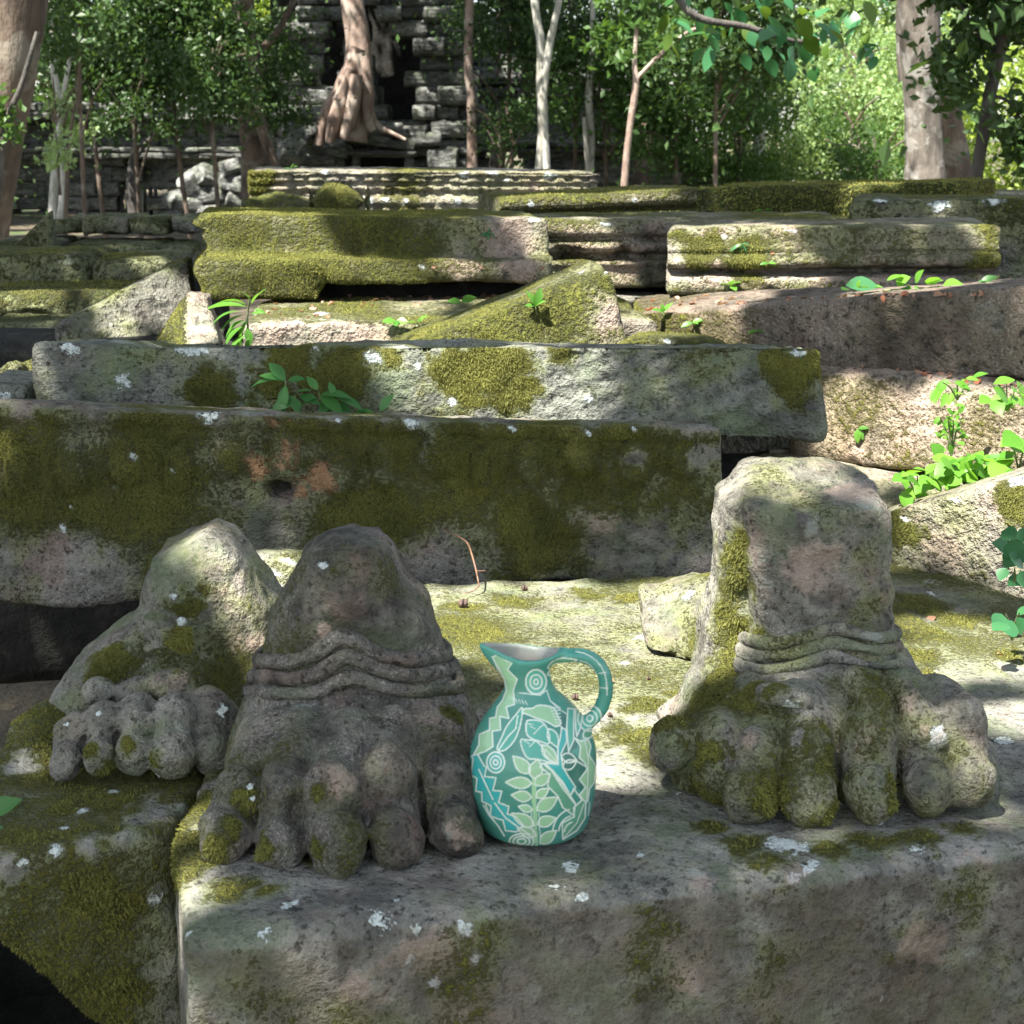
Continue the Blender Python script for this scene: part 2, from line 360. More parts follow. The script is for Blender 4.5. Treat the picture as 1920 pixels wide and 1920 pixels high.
def tri8(U, C):
    """trilinear map; C = [FTL, FTR, FBL, FBR, BTL, BTR, BBL, BBR]"""
    C = [np.array(c, float) for c in C]; u, v, w_ = U[:, 0:1], U[:, 1:2], U[:, 2:3]
    fr = (C[2] * (1 - u) + C[3] * u) * (1 - w_) + (C[0] * (1 - u) + C[1] * u) * w_
    bk = (C[6] * (1 - u) + C[7] * u) * (1 - w_) + (C[4] * (1 - u) + C[5] * u) * w_
    return fr * (1 - v) + bk * v
def corners(tl, tr, Yl, Yr, bl, br, D, rise=0., lean=0.):
    """front face from photo pixels at distances Yl, Yr; bl, br = pixel rows of the lower corners"""
    FTL, FTR = at(*tl, Yl), at(*tr, Yr)
    zl, zr = at(tl[0], bl, Yl).z, at(tr[0], br, Yr).z
    FBL, FBR = Vector((FTL.x, Yl - lean, zl)), Vector((FTR.x, Yr - lean, zr))
    d = (FTR - FTL); nrm = Vector((-d.y, d.x, 0)).normalized() * D
    up = Vector((0, 0, rise))
    return [FTL, FTR, FBL, FBR, FTL + nrm + up, FTR + nrm + up, FBL + nrm, FBR + nrm]
def block(key, name, label, C, mat, cell=.008, prof=None, rnd=.012, endr=.012, warpu=None, cat='stone block', **kw):
    C = [Vector(c) for c in C]
    L = (C[1] - C[0]).length; D = (C[4] - C[0]).length; H = max((C[0] - C[2]).length, (C[1] - C[3]).length)
    soft = rnd >= .03
    U, F = loft(L, D, H, cell, prof, rnd if soft else min(rnd, cell * .6), endr if soft else min(endr, .010))
    dm = np.sort(np.minimum(U, 1 - U) * np.array([L, D, H]), axis=1); edge = np.clip(dm[:, 1], 0, 1)
    if warpu: U = warpu(U)
    return make_stone(key, name, label, cat, tri8(U, C), F, mat, edge=None if soft else edge, **kw)

# ------------------------------------------------------------------ surface nets for sculpted stones
def surface_nets(f, lo, h):
    s = f < 0; nx, ny, nz = f.shape
    acc = np.zeros((nx - 1, ny - 1, nz - 1, 3), dtype=np.float32); cnt = np.zeros((nx - 1, ny - 1, nz - 1), dtype=np.float32)
    def sl(o): return tuple(slice(a, a + d - 1) for a, d in zip(o, (nx, ny, nz)))
    for ax in range(3):
        for p in (0, 1):
            for q in (0, 1):
                o0 = [0, 0, 0]; oth = [k for k in range(3) if k != ax]; o0[oth[0]] = p; o0[oth[1]] = q
                o1 = list(o0); o1[ax] = 1
                a, b = f[sl(o0)], f[sl(o1)]; cr = (a < 0) != (b < 0)
                t = np.where(cr, a / np.where(a == b, 1, a - b), 0)
                cnt += cr
                for k in range(3):
                    if k == ax: acc[..., k] += np.where(cr, t, 0)
                    elif o0[k]: acc[..., k] += cr
    act = cnt > 0; idx = -np.ones(act.shape, dtype=np.int64); idx[act] = np.arange(act.sum())
    g = np.argwhere(act); V = (g + acc[act] / cnt[act][:, None]) * h + np.array(lo)
    Q = []
    for ax in range(3):
        b = [k for k in range(3) if k != ax]
        s0 = [slice(None)] * 3; s1 = [slice(None)] * 3; s0[ax] = slice(0, -1); s1[ax] = slice(1, None)
        cr = s[tuple(s0)] != s[tuple(s1)]
        e = np.argwhere(cr); ok = (e[:, b[0]] > 0) & (e[:, b[1]] > 0) & (e[:, b[0]] < f.shape[b[0]] - 1) & (e[:, b[1]] < f.shape[b[1]] - 1)
        e = e[ok]; sg = s[tuple(s0)][tuple(e.T)]
        def ix(d0, d1):
            x = e.copy(); x[:, b[0]] -= d0; x[:, b[1]] -= d1; return idx[tuple(x.T)]
        q = np.stack([ix(1, 1), ix(0, 1), ix(0, 0), ix(1, 0)], -1)
        flip = sg if ax != 1 else ~sg
        q[~flip] = q[~flip][:, ::-1]; Q.append(q)
    return V, np.concatenate(Q)
def grid(lo, hi, h):
    ax = [np.arange(lo[k], hi[k] + h, h, dtype=np.float32) for k in range(3)]
    return np.stack(np.meshgrid(*ax, indexing='ij'), -1)
def smin(a, b, k):
    h = np.clip(.5 + .5 * (b - a) / k, 0, 1); return b * (1 - h) + a * h - k * h * (1 - h)
def smax(a, b, k): return -smin(-a, -b, k)
def sd_ell(G, c, r):
    c = np.array(c, dtype=np.float32); r = np.array(r, dtype=np.float32); p = G - c
    k0 = np.sqrt(((p / r) ** 2).sum(-1)) + 1e-6; k1 = np.sqrt(((p / (r * r)) ** 2).sum(-1)) + 1e-6
    return k0 * (k0 - 1) / k1
def sd_cap(G, a, b, ra, rb):
    a = np.array(a, dtype=np.float32); b = np.array(b, dtype=np.float32); ab = b - a
    t = np.clip(((G - a) @ ab) / (ab @ ab), 0, 1)
    return np.sqrt((((G - a) - t[..., None] * ab) ** 2).sum(-1)) - (ra + (rb - ra) * t)
def poly_prism(G, pts, z0, z1, k, tilt=None):
    """convex plan polygon (counter-clockwise xy points), smooth-cornered prism"""
    f = None
    for i in range(len(pts)):
        a, b = np.array(pts[i][:2]), np.array(pts[(i + 1) % len(pts)][:2]); d = b - a; n = np.array([d[1], -d[0]]) / np.linalg.norm(d)
        g = (G[..., 0] - a[0]) * n[0] + (G[..., 1] - a[1]) * n[1]
        f = g if f is None else smax(f, g, k)
    zt = G[..., 2] - z1 if tilt is None else G[..., 2] - (z1 + (G[..., 0] - tilt[2]) * tilt[0] + (G[..., 1] - tilt[3]) * tilt[1])
    return smax(smax(f, zt, k), z0 - G[..., 2], k)
# ------------------------------------------------------------------ the plinth with two feet (front)
ZS = 1.03                                        # top of the front plinths
def zxy(px, py, z=ZS): p = atz(px, py, z); return (p.x, p.y, p.z)
pts = [zxy(342, 1768), zxy(2080, 1572), zxy(2060, 1362), zxy(1690, 1130), zxy(1500, 1075), zxy(800, 1092), zxy(560, 1150), zxy(322, 1565)]
lo = (-.34, .83, .86); hi = (.50, 1.72, 1.06)
G = grid(lo, hi, .0045)
f = poly_prism(G, pts, .86 + .01, ZS, .007)
# the worn front edge slopes down a little
fr = np.array(pts[0][:2]); fr2 = np.array(pts[1][:2]); d = (fr2 - fr) / np.linalg.norm(fr2 - fr); nn = np.array([d[1], -d[0]])
dist = (G[..., 0] - fr[0]) * nn[0] + (G[..., 1] - fr[1]) * nn[1]
f = smax(f, (dist + .006) * .64 + (G[..., 2] - ZS + .003) * .77, .004)
f += (fbm(G, 9, 3, 3) - .5) * .007 + (fbm(G, 40, 3, 9) - .5) * .006
V, F = surface_nets(f, lo, .0045); del G, f
def plinth_moss(P, N):
    pr = proj(P); top = ss(.3, .8, N[:, 2])
    back = ss(1.14, 1.42, P[:, 1]); n = fbm(P, 11, 4, 31, .6)
    m = top * (back * .40 + .12) + (n - .5) * 1.1 * (.45 + .55 * back)
    front = (1 - top) * (.20 + (fbm(P, 24, 4, 33, .6) - .5) * 1.5)
    x, y, dd = pr; left = ss(380, 325, x) * ss(1750, 1600, y) * .95
    return np.clip(np.maximum(np.maximum(m, front), left), 0, 1)
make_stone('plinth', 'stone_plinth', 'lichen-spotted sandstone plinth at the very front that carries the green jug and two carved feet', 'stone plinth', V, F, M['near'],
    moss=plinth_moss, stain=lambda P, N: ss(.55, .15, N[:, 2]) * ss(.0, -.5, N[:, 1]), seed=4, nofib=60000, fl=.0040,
    lich=[(885, 1740, 22), (905, 1800, 20), (790, 1740, 16), (775, 1800, 16), (820, 1850, 16), (540, 1682, 26), (718, 1720, 28), (492, 1743, 20), (1470, 1572, 52), (1515, 1612, 26), (1712, 1584, 22), (1195, 1590, 10), (745, 1680, 7), (1085, 1617, 26), (1030, 1655, 18), (1100, 1670, 14),
          (345, 1740, 16), (1500, 1640, 14), (1195, 1182, 30), (1880, 1378, 26), (1170, 1230, 20), (1270, 1475, 8), (1660, 1880, 5)],
    warm=[(830, 1800, 78), (830, 1790, 60), (1480, 1625, 40), (1330, 1640, 34), (1840, 1610, 30), (680, 1865, 46), (1290, 1815, 60), (1740, 1780, 60), (900, 1900, 60)],
    mspots=[(440, 1660, 40), (380, 1600, 40), (500, 1655, 22), (350, 1570, 40), (340, 1640, 26), (420, 1420, 60), (380, 1500, 60), (1180, 1370, 60), (1250, 1400, 60), (1220, 1310, 50), (1290, 1290, 50),
            (1400, 1570, 40), (1440, 1600, 36), (1560, 1580, 30), (1640, 1570, 40), (1720, 1560, 40), (1800, 1540, 30), (1330, 1540, 26), (1730, 1215, 50), (1690, 1250, 50), (870, 1128, 44), (960, 1112, 40), (1100, 1105, 40), (1170, 1105, 30), (1330, 1450, 30),
            (600, 1600, 30)],
    noms=[(1000, 1620, 60), (1200, 1500, 50), (820, 1650, 60), (1250, 1560, 40), (1860, 1440, 60), (1880, 1540, 50), (700, 1700, 60)])

# left plinth, tilted, carrying the first foot
ZB = 1.022
pb = [zxy(-30, 1612, ZB), zxy(320, 1552, ZB), zxy(560, 1190, ZB), zxy(400, 1100, ZB), zxy(262, 1150, ZB), zxy(60, 1300, ZB), zxy(-40, 1400, ZB)]
lo = (-.40, .93, .72); hi = (-.13, 1.60, 1.15)
G = grid(lo, hi, .0045)
f = poly_prism(G, pb, .70, ZB, .008)
# hump that the toes grew out of
def pv(px, py, Y): p = at(px, py, Y); return (p.x, p.y, p.z)
c = atz(230, 1400, ZB)
f = smin(f, sd_cap(G, pv(300, 1290, 1.34), pv(60, 1410, 1.20), .050, .026), .03)
# lower front corner broken away to the left
a = at(-40, 1760, 1.0); b = at(150, 1960, 1.0); dd = np.array([b.x - a.x, b.z - a.z]); dd /= np.linalg.norm(dd)
f = smax(f, (G[..., 0] - a.x) * dd[1] - (G[..., 2] - a.z) * dd[0], .02)  if False else smax(f, -((G[..., 0] - a.x) * (-dd[1]) + (G[..., 2] - a.z) * dd[0]), .02)
f += (fbm(G, 10, 3, 13) - .5) * .010 + (fbm(G, 45, 3, 19) - .5) * .006
V, F = surface_nets(f, lo, .0045); del G, f
def bm(P, N):
    n = fbm(P, 13, 4, 51, .6); return np.clip(.50 + (n - .5) * 1.1 + .12 * np.clip(N[:, 2], 0, 1), 0, 1)
make_stone('plinth_left', 'stone_plinth', 'mossy tilted plinth at bottom left that carries the leaning carved foot', 'stone plinth', V, F, M['near'], moss=bm, seed=14, nofib=90000, fl=.0042,
    lich=[(115, 1592, 22), (120, 1540, 14), (215, 1472, 16), (45, 1620, 12), (305, 1690, 20), (150, 1510, 14), (290, 1220, 8), (205, 1180, 8)],
    noms=[(300, 1510, 60), (230, 1560, 40), (20, 1620, 40), (180, 1600, 30), (310, 1680, 30), (50, 1430, 30)], mspots=[(40, 1330, 50), (120, 1500, 50), (250, 1480, 30), (40, 1560, 40), (180, 1700, 100), (230, 1850, 80)])

# ------------------------------------------------------------------ carved feet
def carve(key, label, prims, lo, hi, h, k=.010, cuts=(), mat='foot', moss=None, ins=None, seed=0, band=None, **kw):
    root = None
    G = grid(lo, hi, h); f = np.full(G.shape[:3], 9, dtype=np.float32); G0 = G
    G = G + (np.stack([fbm(G, 26, 2, seed + 50 + k_) for k_ in range(3)], -1) - .5) * np.float32(.009)      # irregular, hand-carved and worn
    for p in prims:
        if p[0] == 'c': _, a, ra, b, rb, kk = p; g = sd_cap(G, a, b, ra, rb)
        elif p[0] == 'e': _, a, r, kk = p; g = sd_ell(G, a, r)
        elif p[0] == 's': g = sil(G, *p[1:5]); kk = p[5]
        f = smin(f, g, kk)
    for p in cuts:
        if p[0] == 'c': _, a, ra, b, rb, kk = p; g = sd_cap(G, a, b, ra, rb)
        elif p[0] == 'e': _, a, r, kk = p; g = sd_ell(G, a, r)
        elif p[0] == 'p': _, (ya, za), (yb, zb_), kk = p; L_p = math.hypot(yb - ya, zb_ - za); g = -((G[..., 2] - za) * (yb - ya) - (G[..., 1] - ya) * (zb_ - za)) / L_p
        f = smax(f, -g, kk)
    G = G0; f += (fbm(G, 22, 3, seed + 3) - .5) * .008 + (fbm(G, 75, 3, seed + 9) - .5) * .0060
    f[:, :, 0] = 9; f[:, :, -1] = 9; f[0] = 9; f[-1] = 9; f[:, 0] = 9; f[:, -1] = 9
    V, F = surface_nets(f, lo, h)
    o = make_stone(key, 'statue_foot', label, 'statue foot', V, F, M[mat], moss=moss, seed=seed, **kw)
    return o
def sil(G, poly, Y, ry, r=.02):
    """solid whose outline seen from the front is the polygon, with half depth ry and rounded edges"""
    P = [at(a, b, Y) for a, b in poly]; X = G[:, 0, :, 0]; Z = G[:, 0, :, 2]; d2 = np.full(X.shape, 1e9); ins = np.zeros(X.shape, bool)
    for i in range(len(P)):
        a, b = P[i], P[(i + 1) % len(P)]; ex, ez = b.x - a.x, b.z - a.z; wx, wz = X - a.x, Z - a.z
        t = np.clip((wx * ex + wz * ez) / (ex * ex + ez * ez), 0, 1); d2 = np.minimum(d2, (wx - t * ex) ** 2 + (wz - t * ez) ** 2)
        c = ((a.z > Z) != (b.z > Z)) & (X < ex * (Z - a.z) / (ez + 1e-12) + a.x); ins ^= c
    d = np.sqrt(d2) * np.where(ins, -1, 1)
    a = np.maximum(d[:, None, :] + r, 0); b = np.maximum(np.abs(G[..., 1] - Y) - ry + r, 0)
    return (np.sqrt(a * a + b * b) - r + np.minimum(np.maximum(d[:, None, :] + r, np.abs(G[..., 1] - Y) - ry + r), 0)).astype(np.float32)
def Yt(yb): return atz(960, yb, ZS).y
def R(px, Y): return px * mpp(Y)
def C(p1, r1, p2, r2, k=.008): return ('c', pv(*p1), R(r1, p1[2]), pv(*p2), R(r2, p2[2]), k)
def E(p, rx, rz, ry, k=.008): return ('e', pv(*p), (R(rx, p[2]), R(ry, p[2]), R(rz, p[2])), k)
def toe(kx, ky, kr, tx, ty, tr, yb, root=None, kh=1.15, th=1.2, yk=.030):
    """stubby carved toe: knuckle block above a rounded tip, crease between them"""
    Yc_ = Yt(yb) + R(tr, 1.05) * .55; Yk = Yc_ + yk; ym = (ky + kr * kh * .8 + ty - tr * .9) / 2
    L = [C((tx, ty + tr * .3, Yc_), tr, (tx * .5 + kx * .5, ym, Yc_ + yk * .55), tr * .96, .003), E((tx, ty, Yc_ - .001), tr * 1.0, tr * th, tr * 1.0, .003), C((tx * .5 + kx * .5, ym, Yc_ + yk * .6), kr, (kx, ky, Yk), kr, .003), E((kx, ky, Yk - .010), kr * 1.04, kr * kh, kr * .95, .003)]
    if root: L.append(C((root[0], root[1], Yk + .040), root[2], (kx, ky - kr * .2, Yk), kr * .85, .008))
    CUTS.append(C((tx - tr, ym + 3, Yc_ - R(tr, 1.05) * .80), 8, (tx + tr, ym - 3, Yc_ - R(tr, 1.05) * .80), 8, .003))
    return L
CUTS = []
def band_on(key, pts, Yc_, ry, n=44, lift=.28, r=.005):
    """loop lying on the carved surface along a row of photo points, closed round the back"""
    xs = np.linspace(pts[0][0], pts[-1][0], n); ys = np.interp(xs, [p[0] for p in pts], [p[1] for p in pts]); P = []
    for x, y in zip(xs, ys):
        v, nn_ = surf(key, x, y, 5); P.append(np.array(v) + np.array(nn_) * r * lift)
    P = np.array(P)
    for _ in range(9): P[1:-1] = (P[:-2] + 2 * P[1:-1] + P[2:]) / 4
    a, b = P[-1], P[0]; c = (a + b) / 2; hv = (a - b) / 2; back = []
    for t in np.linspace(0, math.pi, 26)[1:-1]: back.append(c + hv * math.cos(t) + np.array([0, ry, 0]) * math.sin(t))
    return np.vstack([P, back])
def bandtube(parent, loop, r, mat, flat=1.0, seed=0):
    """rope band: closed tube through loop points (world), rough like worn carving"""
    P = np.array(loop); n = len(P); T = np.roll(P, -1, 0) - np.roll(P, 1, 0); T /= np.linalg.norm(T, axis=1, keepdims=True)
    c = P.mean(0); out = P - c; out[:, 2] = 0; out /= np.linalg.norm(out, axis=1, keepdims=True); up = np.cross(out, T); up *= np.sign(up[:, 2:3] + 1e-9)
    m = 14; a = np.linspace(0, 2 * math.pi, m, endpoint=False)
    V = P[:, None] + r * (np.cos(a)[None, :, None] * out[:, None] * flat + np.sin(a)[None, :, None] * up[:, None])
    V = V.reshape(-1, 3); V = V + ((np.stack([fbm(V, 60, 2, seed + k) for k in range(3)], 1)) - .5) * .0028
    i = np.arange(n)[:, None]; j = np.arange(m)[None]; i2 = (i + 1) % n; j2 = (j + 1) % m
    F = np.stack([i * m + j, i2 * m + j, i2 * m + j2, i * m + j2], -1).reshape(-1, 4)
    me = mesh_from('anklet_band', V - np.array(parent.location), F)
    for q in ('moss', 'lichen', 'warm'): setattr_f(me, q, np.zeros(len(V)) if q != 'moss' else np.clip((fbm(V, 18, 3, 7) - .42) * 1.3, 0, 1))
    return link('anklet_band', me, mat, parent)

# --- middle foot (beside the jug)
Y2 = 1.13
pr = [('s', [(572, 1040), (598, 1016), (650, 1006), (705, 1004), (735, 1030), (762, 1085), (800, 1125), (822, 1190), (868, 1345), (880, 1400), (455, 1400), (468, 1320), (500, 1215), (520, 1130), (548, 1075)], Y2, R(150, Y2), R(95, Y2), .01),
      ('s', [(470, 1340), (862, 1340), (885, 1420), (890, 1500), (880, 1600), (400, 1600), (410, 1520), (440, 1420)], Y2 - .043, R(195, Y2), R(110, Y2), .03),
      C((420, 1500, 1.09), 40, (400, 1590, 1.04), 34, .012)]
for t_ in (toe(450, 1488, 46, 424, 1566, 46, 1612, (520, 1385, 46)), toe(535, 1478, 50, 524, 1574, 46, 1626, (570, 1380, 50)), toe(622, 1484, 54, 628, 1580, 53, 1643, (645, 1375, 56), 1.3), toe(728, 1470, 54, 738, 1566, 53, 1627, (730, 1375, 56), 1.3), toe(838, 1462, 50, 848, 1552, 48, 1606, (805, 1375, 52), 1.35)): pr += t_
pr += [E((650, 1495, 1.005), 26, 40, 30, .003), E((590, 1400, 1.05), 30, 46, 36, .006), E((690, 1400, 1.045), 34, 50, 40, .006)]
cuts = [E((550, 1520, .985), 14, 30, 30, .006), C((683, 1440, .985), 5, (684, 1600, .96), 6, .004), C((795, 1430, .99), 5, (797, 1590, .97), 6, .004), C((578, 1500, .99), 6, (574, 1610, .96), 7, .004), C((488, 1470, 1.0), 5, (474, 1600, .97), 6, .004),
        E((775, 1085, 1.09), 14, 22, 24, .006), C((740, 1120, 1.05), 4, (800, 1060, 1.08), 5, .004), C((470, 1345, 1.02), 5, (870, 1345, 1.02), 5, .010), C((560, 1150, 1.05), 3, (640, 1120, 1.04), 3, .004)] + CUTS; CUTS = []
foot_moss = lambda P, N: np.clip((fbm(P, 16, 4, 71, .6) - .5) * 1.5 + .20, 0, 1)
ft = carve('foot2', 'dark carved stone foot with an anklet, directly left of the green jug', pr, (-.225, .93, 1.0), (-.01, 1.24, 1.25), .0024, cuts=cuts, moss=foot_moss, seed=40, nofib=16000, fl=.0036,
    lich=[(598, 1050, 12, .5), (465, 1465, 9), (478, 1485, 8)], warm=[(850, 1560, 26), (640, 1460, 34), (620, 1210, 30)],
    mspots=[(470, 1500, 30), (440, 1540, 22), (580, 1600, 18), (400, 1600, 34), (475, 1600, 26), (860, 1330, 26), (345, 1500, 30), (600, 1470, 14)], noms=[(640, 1380, 90), (760, 1400, 80), (640, 1150, 120), (840, 1430, 50)])
def ring_px(py0, rise, cx, hw, Y, ry, peakx=0., pw=.33, out=1., n=72, sag=10):
    P = []
    for t in np.linspace(0, 2 * math.pi, n, endpoint=False):
        s_, c_ = math.sin(t), math.cos(t); yy = Y - R(ry, Y) * max(c_, 0) * out
        py = py0 - rise * math.exp(-((s_ - peakx) / pw) ** 2) - sag * abs(s_) ** 3
        p = at(cx + hw * s_ * out, py, yy); P.append((p.x, Y - R(ry, Y) * c_ * out, p.z))
    return P
def ring_on(key, py0, rise, cx, hw, Y, ry, xl=None, n=64, droop=0, peakx=0.0, pw=.35, out=.9):
    """closed loop round a stump, rising to a chevron at the front"""
    P = []
    for t in np.linspace(0, 2 * math.pi, n, endpoint=False):
        s, c_ = math.sin(t), math.cos(t)                     # t=0 faces the camera
        py = py0 - rise * math.exp(-((s - peakx) / pw) ** 2) * (c_ > 0) + droop * abs(s)
        z = at(cx, py, Y - R(ry, Y) * max(c_, 0)).z if False else at(cx, py, Y - R(ry, Y)).z
        P.append((at(cx, py0, Y).x + R(hw, Y) * s * out, Y - R(ry, Y) * c_ * out, z))
    return P
for i, L in enumerate([[(482, 1238), (560, 1240), (600, 1222), (645, 1180), (690, 1215), (760, 1240), (838, 1232)], [(474, 1268), (560, 1272), (610, 1256), (650, 1222), (695, 1248), (770, 1268), (850, 1260)], [(468, 1298), (560, 1304), (620, 1288), (655, 1262), (700, 1280), (770, 1296), (860, 1290)]]):
    bandtube(ft, band_on('foot2', L, Y2, R(175, Y2), r=R(15, Y2)), R(15.5, Y2), M['foot'], .8, 300 + i)

# --- right foot: the tall column-like stump
Y3 = 1.21
pr = [('s', [(1398, 880), (1430, 850), (1500, 840), (1570, 848), (1605, 872), (1640, 905), (1652, 960), (1655, 1100), (1662, 1190), (1684, 1215), (1684, 1262), (1640, 1300), (1400, 1300), (1396, 1200), (1392, 1000), (1380, 930)], Y3, R(140, Y3), R(62, Y3), .008),
      ('s', [(1352, 930), (1385, 905), (1420, 930), (1412, 1100), (1400, 1280), (1290, 1330), (1310, 1240), (1318, 1160), (1342, 1080), (1340, 990)], Y3 + .02, R(105, Y3), R(45, Y3), .004),
      ('s', [(1400, 1265), (1690, 1265), (1770, 1310), (1840, 1370), (1855, 1470), (1840, 1540), (1330, 1540), (1245, 1440), (1240, 1370), (1300, 1320)], 1.154, R(190, 1.15), R(95, 1.15), .03),
      E((1262, 1395, 1.10), 48, 56, 60, .008), E((1350, 1385, 1.09), 52, 60, 60, .008), E((1345, 1450, 1.075), 46, 56, 50, .006)]
for t_ in (toe(1419, 1408, 48, 1404, 1490, 48, 1544, (1440, 1320, 44), 1.05), toe(1518, 1404, 52, 1520, 1492, 50, 1550, (1510, 1310, 48), 1.0), toe(1630, 1386, 54, 1632, 1482, 52, 1545, (1625, 1300, 46), 1.0), toe(1736, 1378, 48, 1738, 1470, 46, 1535, (1700, 1295, 40), 1.05), toe(1806, 1350, 42, 1816, 1462, 44, 1535, (1760, 1295, 36), 1.1)): pr += t_
pr += [C((1600, 1270, 1.10), 22, (1645, 1330, 1.075), 24, .005), C((1690, 1280, 1.11), 22, (1712, 1325, 1.09), 24, .005), C((1765, 1290, 1.12), 24, (1790, 1330, 1.105), 26, .005), E((1470, 1300, 1.09), 60, 26, 40, .008)]
cuts = [E((1465, 1437, 1.03), 19, 38, 44, .004), E((1575, 1437, 1.03), 18, 44, 44, .004), E((1686, 1422, 1.035), 13, 42, 42, .004), C((1461, 1380, 1.035), 7, (1462, 1540, 1.015), 8, .005), C((1576, 1380, 1.035), 7, (1577, 1540, 1.015), 8, .005), C((1370, 1400, 1.05), 7, (1352, 1500, 1.04), 8, .005), C((1460, 1350, 1.06), 6, (1480, 1310, 1.07), 5, .005), C((1570, 1350, 1.06), 6, (1570, 1300, 1.08), 5, .005), C((1778, 1340, 1.06), 4, (1778, 1530, 1.02), 5, .004), E((1672, 1345, 1.05), 12, 24, 30, .005), E((1480, 1350, 1.05), 18, 16, 30, .005),
        C((1390, 905, 1.135), 5, (1402, 1020, 1.12), 6, .004), C((1402, 1020, 1.125), 5, (1398, 1190, 1.12), 7, .004), C((1300, 1330, 1.06), 6, (1395, 1290, 1.08), 6, .01), C((1500, 880, 1.12), 3, (1570, 935, 1.10), 3, .004), C((1605, 870, 1.14), 4, (1640, 960, 1.13), 4, .005)] + CUTS
# the broken top slopes towards the viewer
cuts.append(('p', (1.13, at(1500, 985, 1.13).z), (1.27, at(1500, 842, 1.27).z), .012))
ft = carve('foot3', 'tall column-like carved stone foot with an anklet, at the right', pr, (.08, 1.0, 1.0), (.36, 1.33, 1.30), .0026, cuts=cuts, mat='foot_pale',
    moss=lambda P, N: np.clip((fbm(P, 16, 4, 171, .6) - .5) * 1.5 + .2 + .10 * ss(1.07, 1.03, P[:, 2]) + .12 * ss(1.22, 1.32, P[:, 2]), 0, 1), seed=140, nofib=32000, fl=.004,
    lich=[(1480, 1335, 22), (1660, 1555, 8), (1745, 1385, 20)], warm=[(1630, 1390, 30), (1520, 1090, 60), (1600, 910, 60), (1745, 1380, 26), (1400, 1380, 20), (1700, 1310, 26)],
    mspots=[(1370, 1040, 32), (1365, 1100, 34), (1350, 1170, 40), (1360, 1240, 40), (1330, 1290, 50), (1280, 1340, 40), (1450, 1275, 20), (1380, 1300, 40), (1460, 1480, 40), (1570, 1440, 30), (1572, 1530, 26), (1455, 1530, 26), (1300, 1430, 40), (1690, 1520, 20),
            (1380, 1010, 22), (1410, 1190, 20), (1690, 1470, 22), (1560, 1360, 22), (1440, 1220, 14), (1500, 1230, 12)], noms=[(1560, 1130, 90), (1600, 1020, 60), (1530, 1300, 50), (1480, 1380, 30), (1740, 1380, 30)])
for i, L in enumerate([[(1396, 1200), (1440, 1210), (1500, 1196), (1558, 1172), (1600, 1186), (1650, 1198), (1680, 1190)], [(1394, 1226), (1440, 1234), (1500, 1222), (1560, 1200), (1600, 1212), (1650, 1224), (1683, 1216)], [(1392, 1252), (1440, 1258), (1500, 1248), (1562, 1228), (1600, 1240), (1650, 1252), (1684, 1246)]]):
    bandtube(ft, band_on('foot3', L, Y3, R(150, Y3), r=R(14, Y3)), R(14, Y3), M['foot_pale'], .8, 320 + i)

# --- left foot: leaning, higher up on the tilted plinth
Y1 = 1.30
pr = [('s', [(285, 1065), (303, 1022), (345, 1008), (400, 994), (438, 1006), (466, 1040), (500, 1085), (524, 1120), (532, 1200), (525, 1300), (480, 1390), (250, 1330), (258, 1235), (268, 1150)], Y1, R(135, Y1), R(80, Y1), .01),
      ('s', [(262, 1160), (330, 1200), (470, 1260), (480, 1400), (150, 1420), (100, 1360), (110, 1300), (150, 1235), (215, 1180)], Y1 - .03, R(130, Y1), R(75, Y1), .02)]
for t_ in ((137, 1368, 34, 126, 1430, 33, 1468), (194, 1352, 36, 186, 1420, 35, 1470), (255, 1340, 37, 252, 1410, 37, 1466), (328, 1345, 40, 326, 1412, 41, 1468), (402, 1345, 50, 398, 1400, 42, 1450)):
    Yc_ = Yt(t_[6]) + .016; pr += [E((t_[3], t_[4], Yc_), t_[5], t_[5] * 1.15, t_[5], .003), C((t_[0], t_[1], Yc_ + .024), t_[2], (t_[3], t_[4] + 8, Yc_ + .003), t_[5], .003), E((t_[0], t_[1], Yc_ + .018), t_[2] * 1.1, t_[2] * .95, t_[2] * .9, .006)]
pr += [C((150, 1400, 1.19), 34, (390, 1390, 1.18), 44, .006)]
for x, y, r_ in ((325, 1290, 40), (188, 1300, 30), (255, 1298, 32)): pr.append(E((x, y, 1.185), r_, r_ * .8, r_, .009))
for j, (yy, rr) in enumerate(((1160, 9), (1177, 10), (1194, 10), (1211, 9))): pr.append(C((272, yy + 6, 1.205), rr, (300 + 8 * j, yy - 6, 1.190), rr, .002)); pr.append(C((300 + 8 * j, yy - 6, 1.190), rr, (350, yy + 8, 1.192), rr * .7, .002))
cuts = [C((158, 1360, 1.15), 5, (154, 1470, 1.12), 5, .004), C((222, 1340, 1.15), 5, (219, 1465, 1.11), 5, .004), C((292, 1320, 1.15), 5, (290, 1465, 1.11), 5, .004), C((366, 1300, 1.15), 5, (368, 1440, 1.11), 5, .004),
        C((400, 1086, 1.185), 5, (440, 1076, 1.19), 3, .004), E((290, 1318, 1.15), 14, 12, 24, .004)]
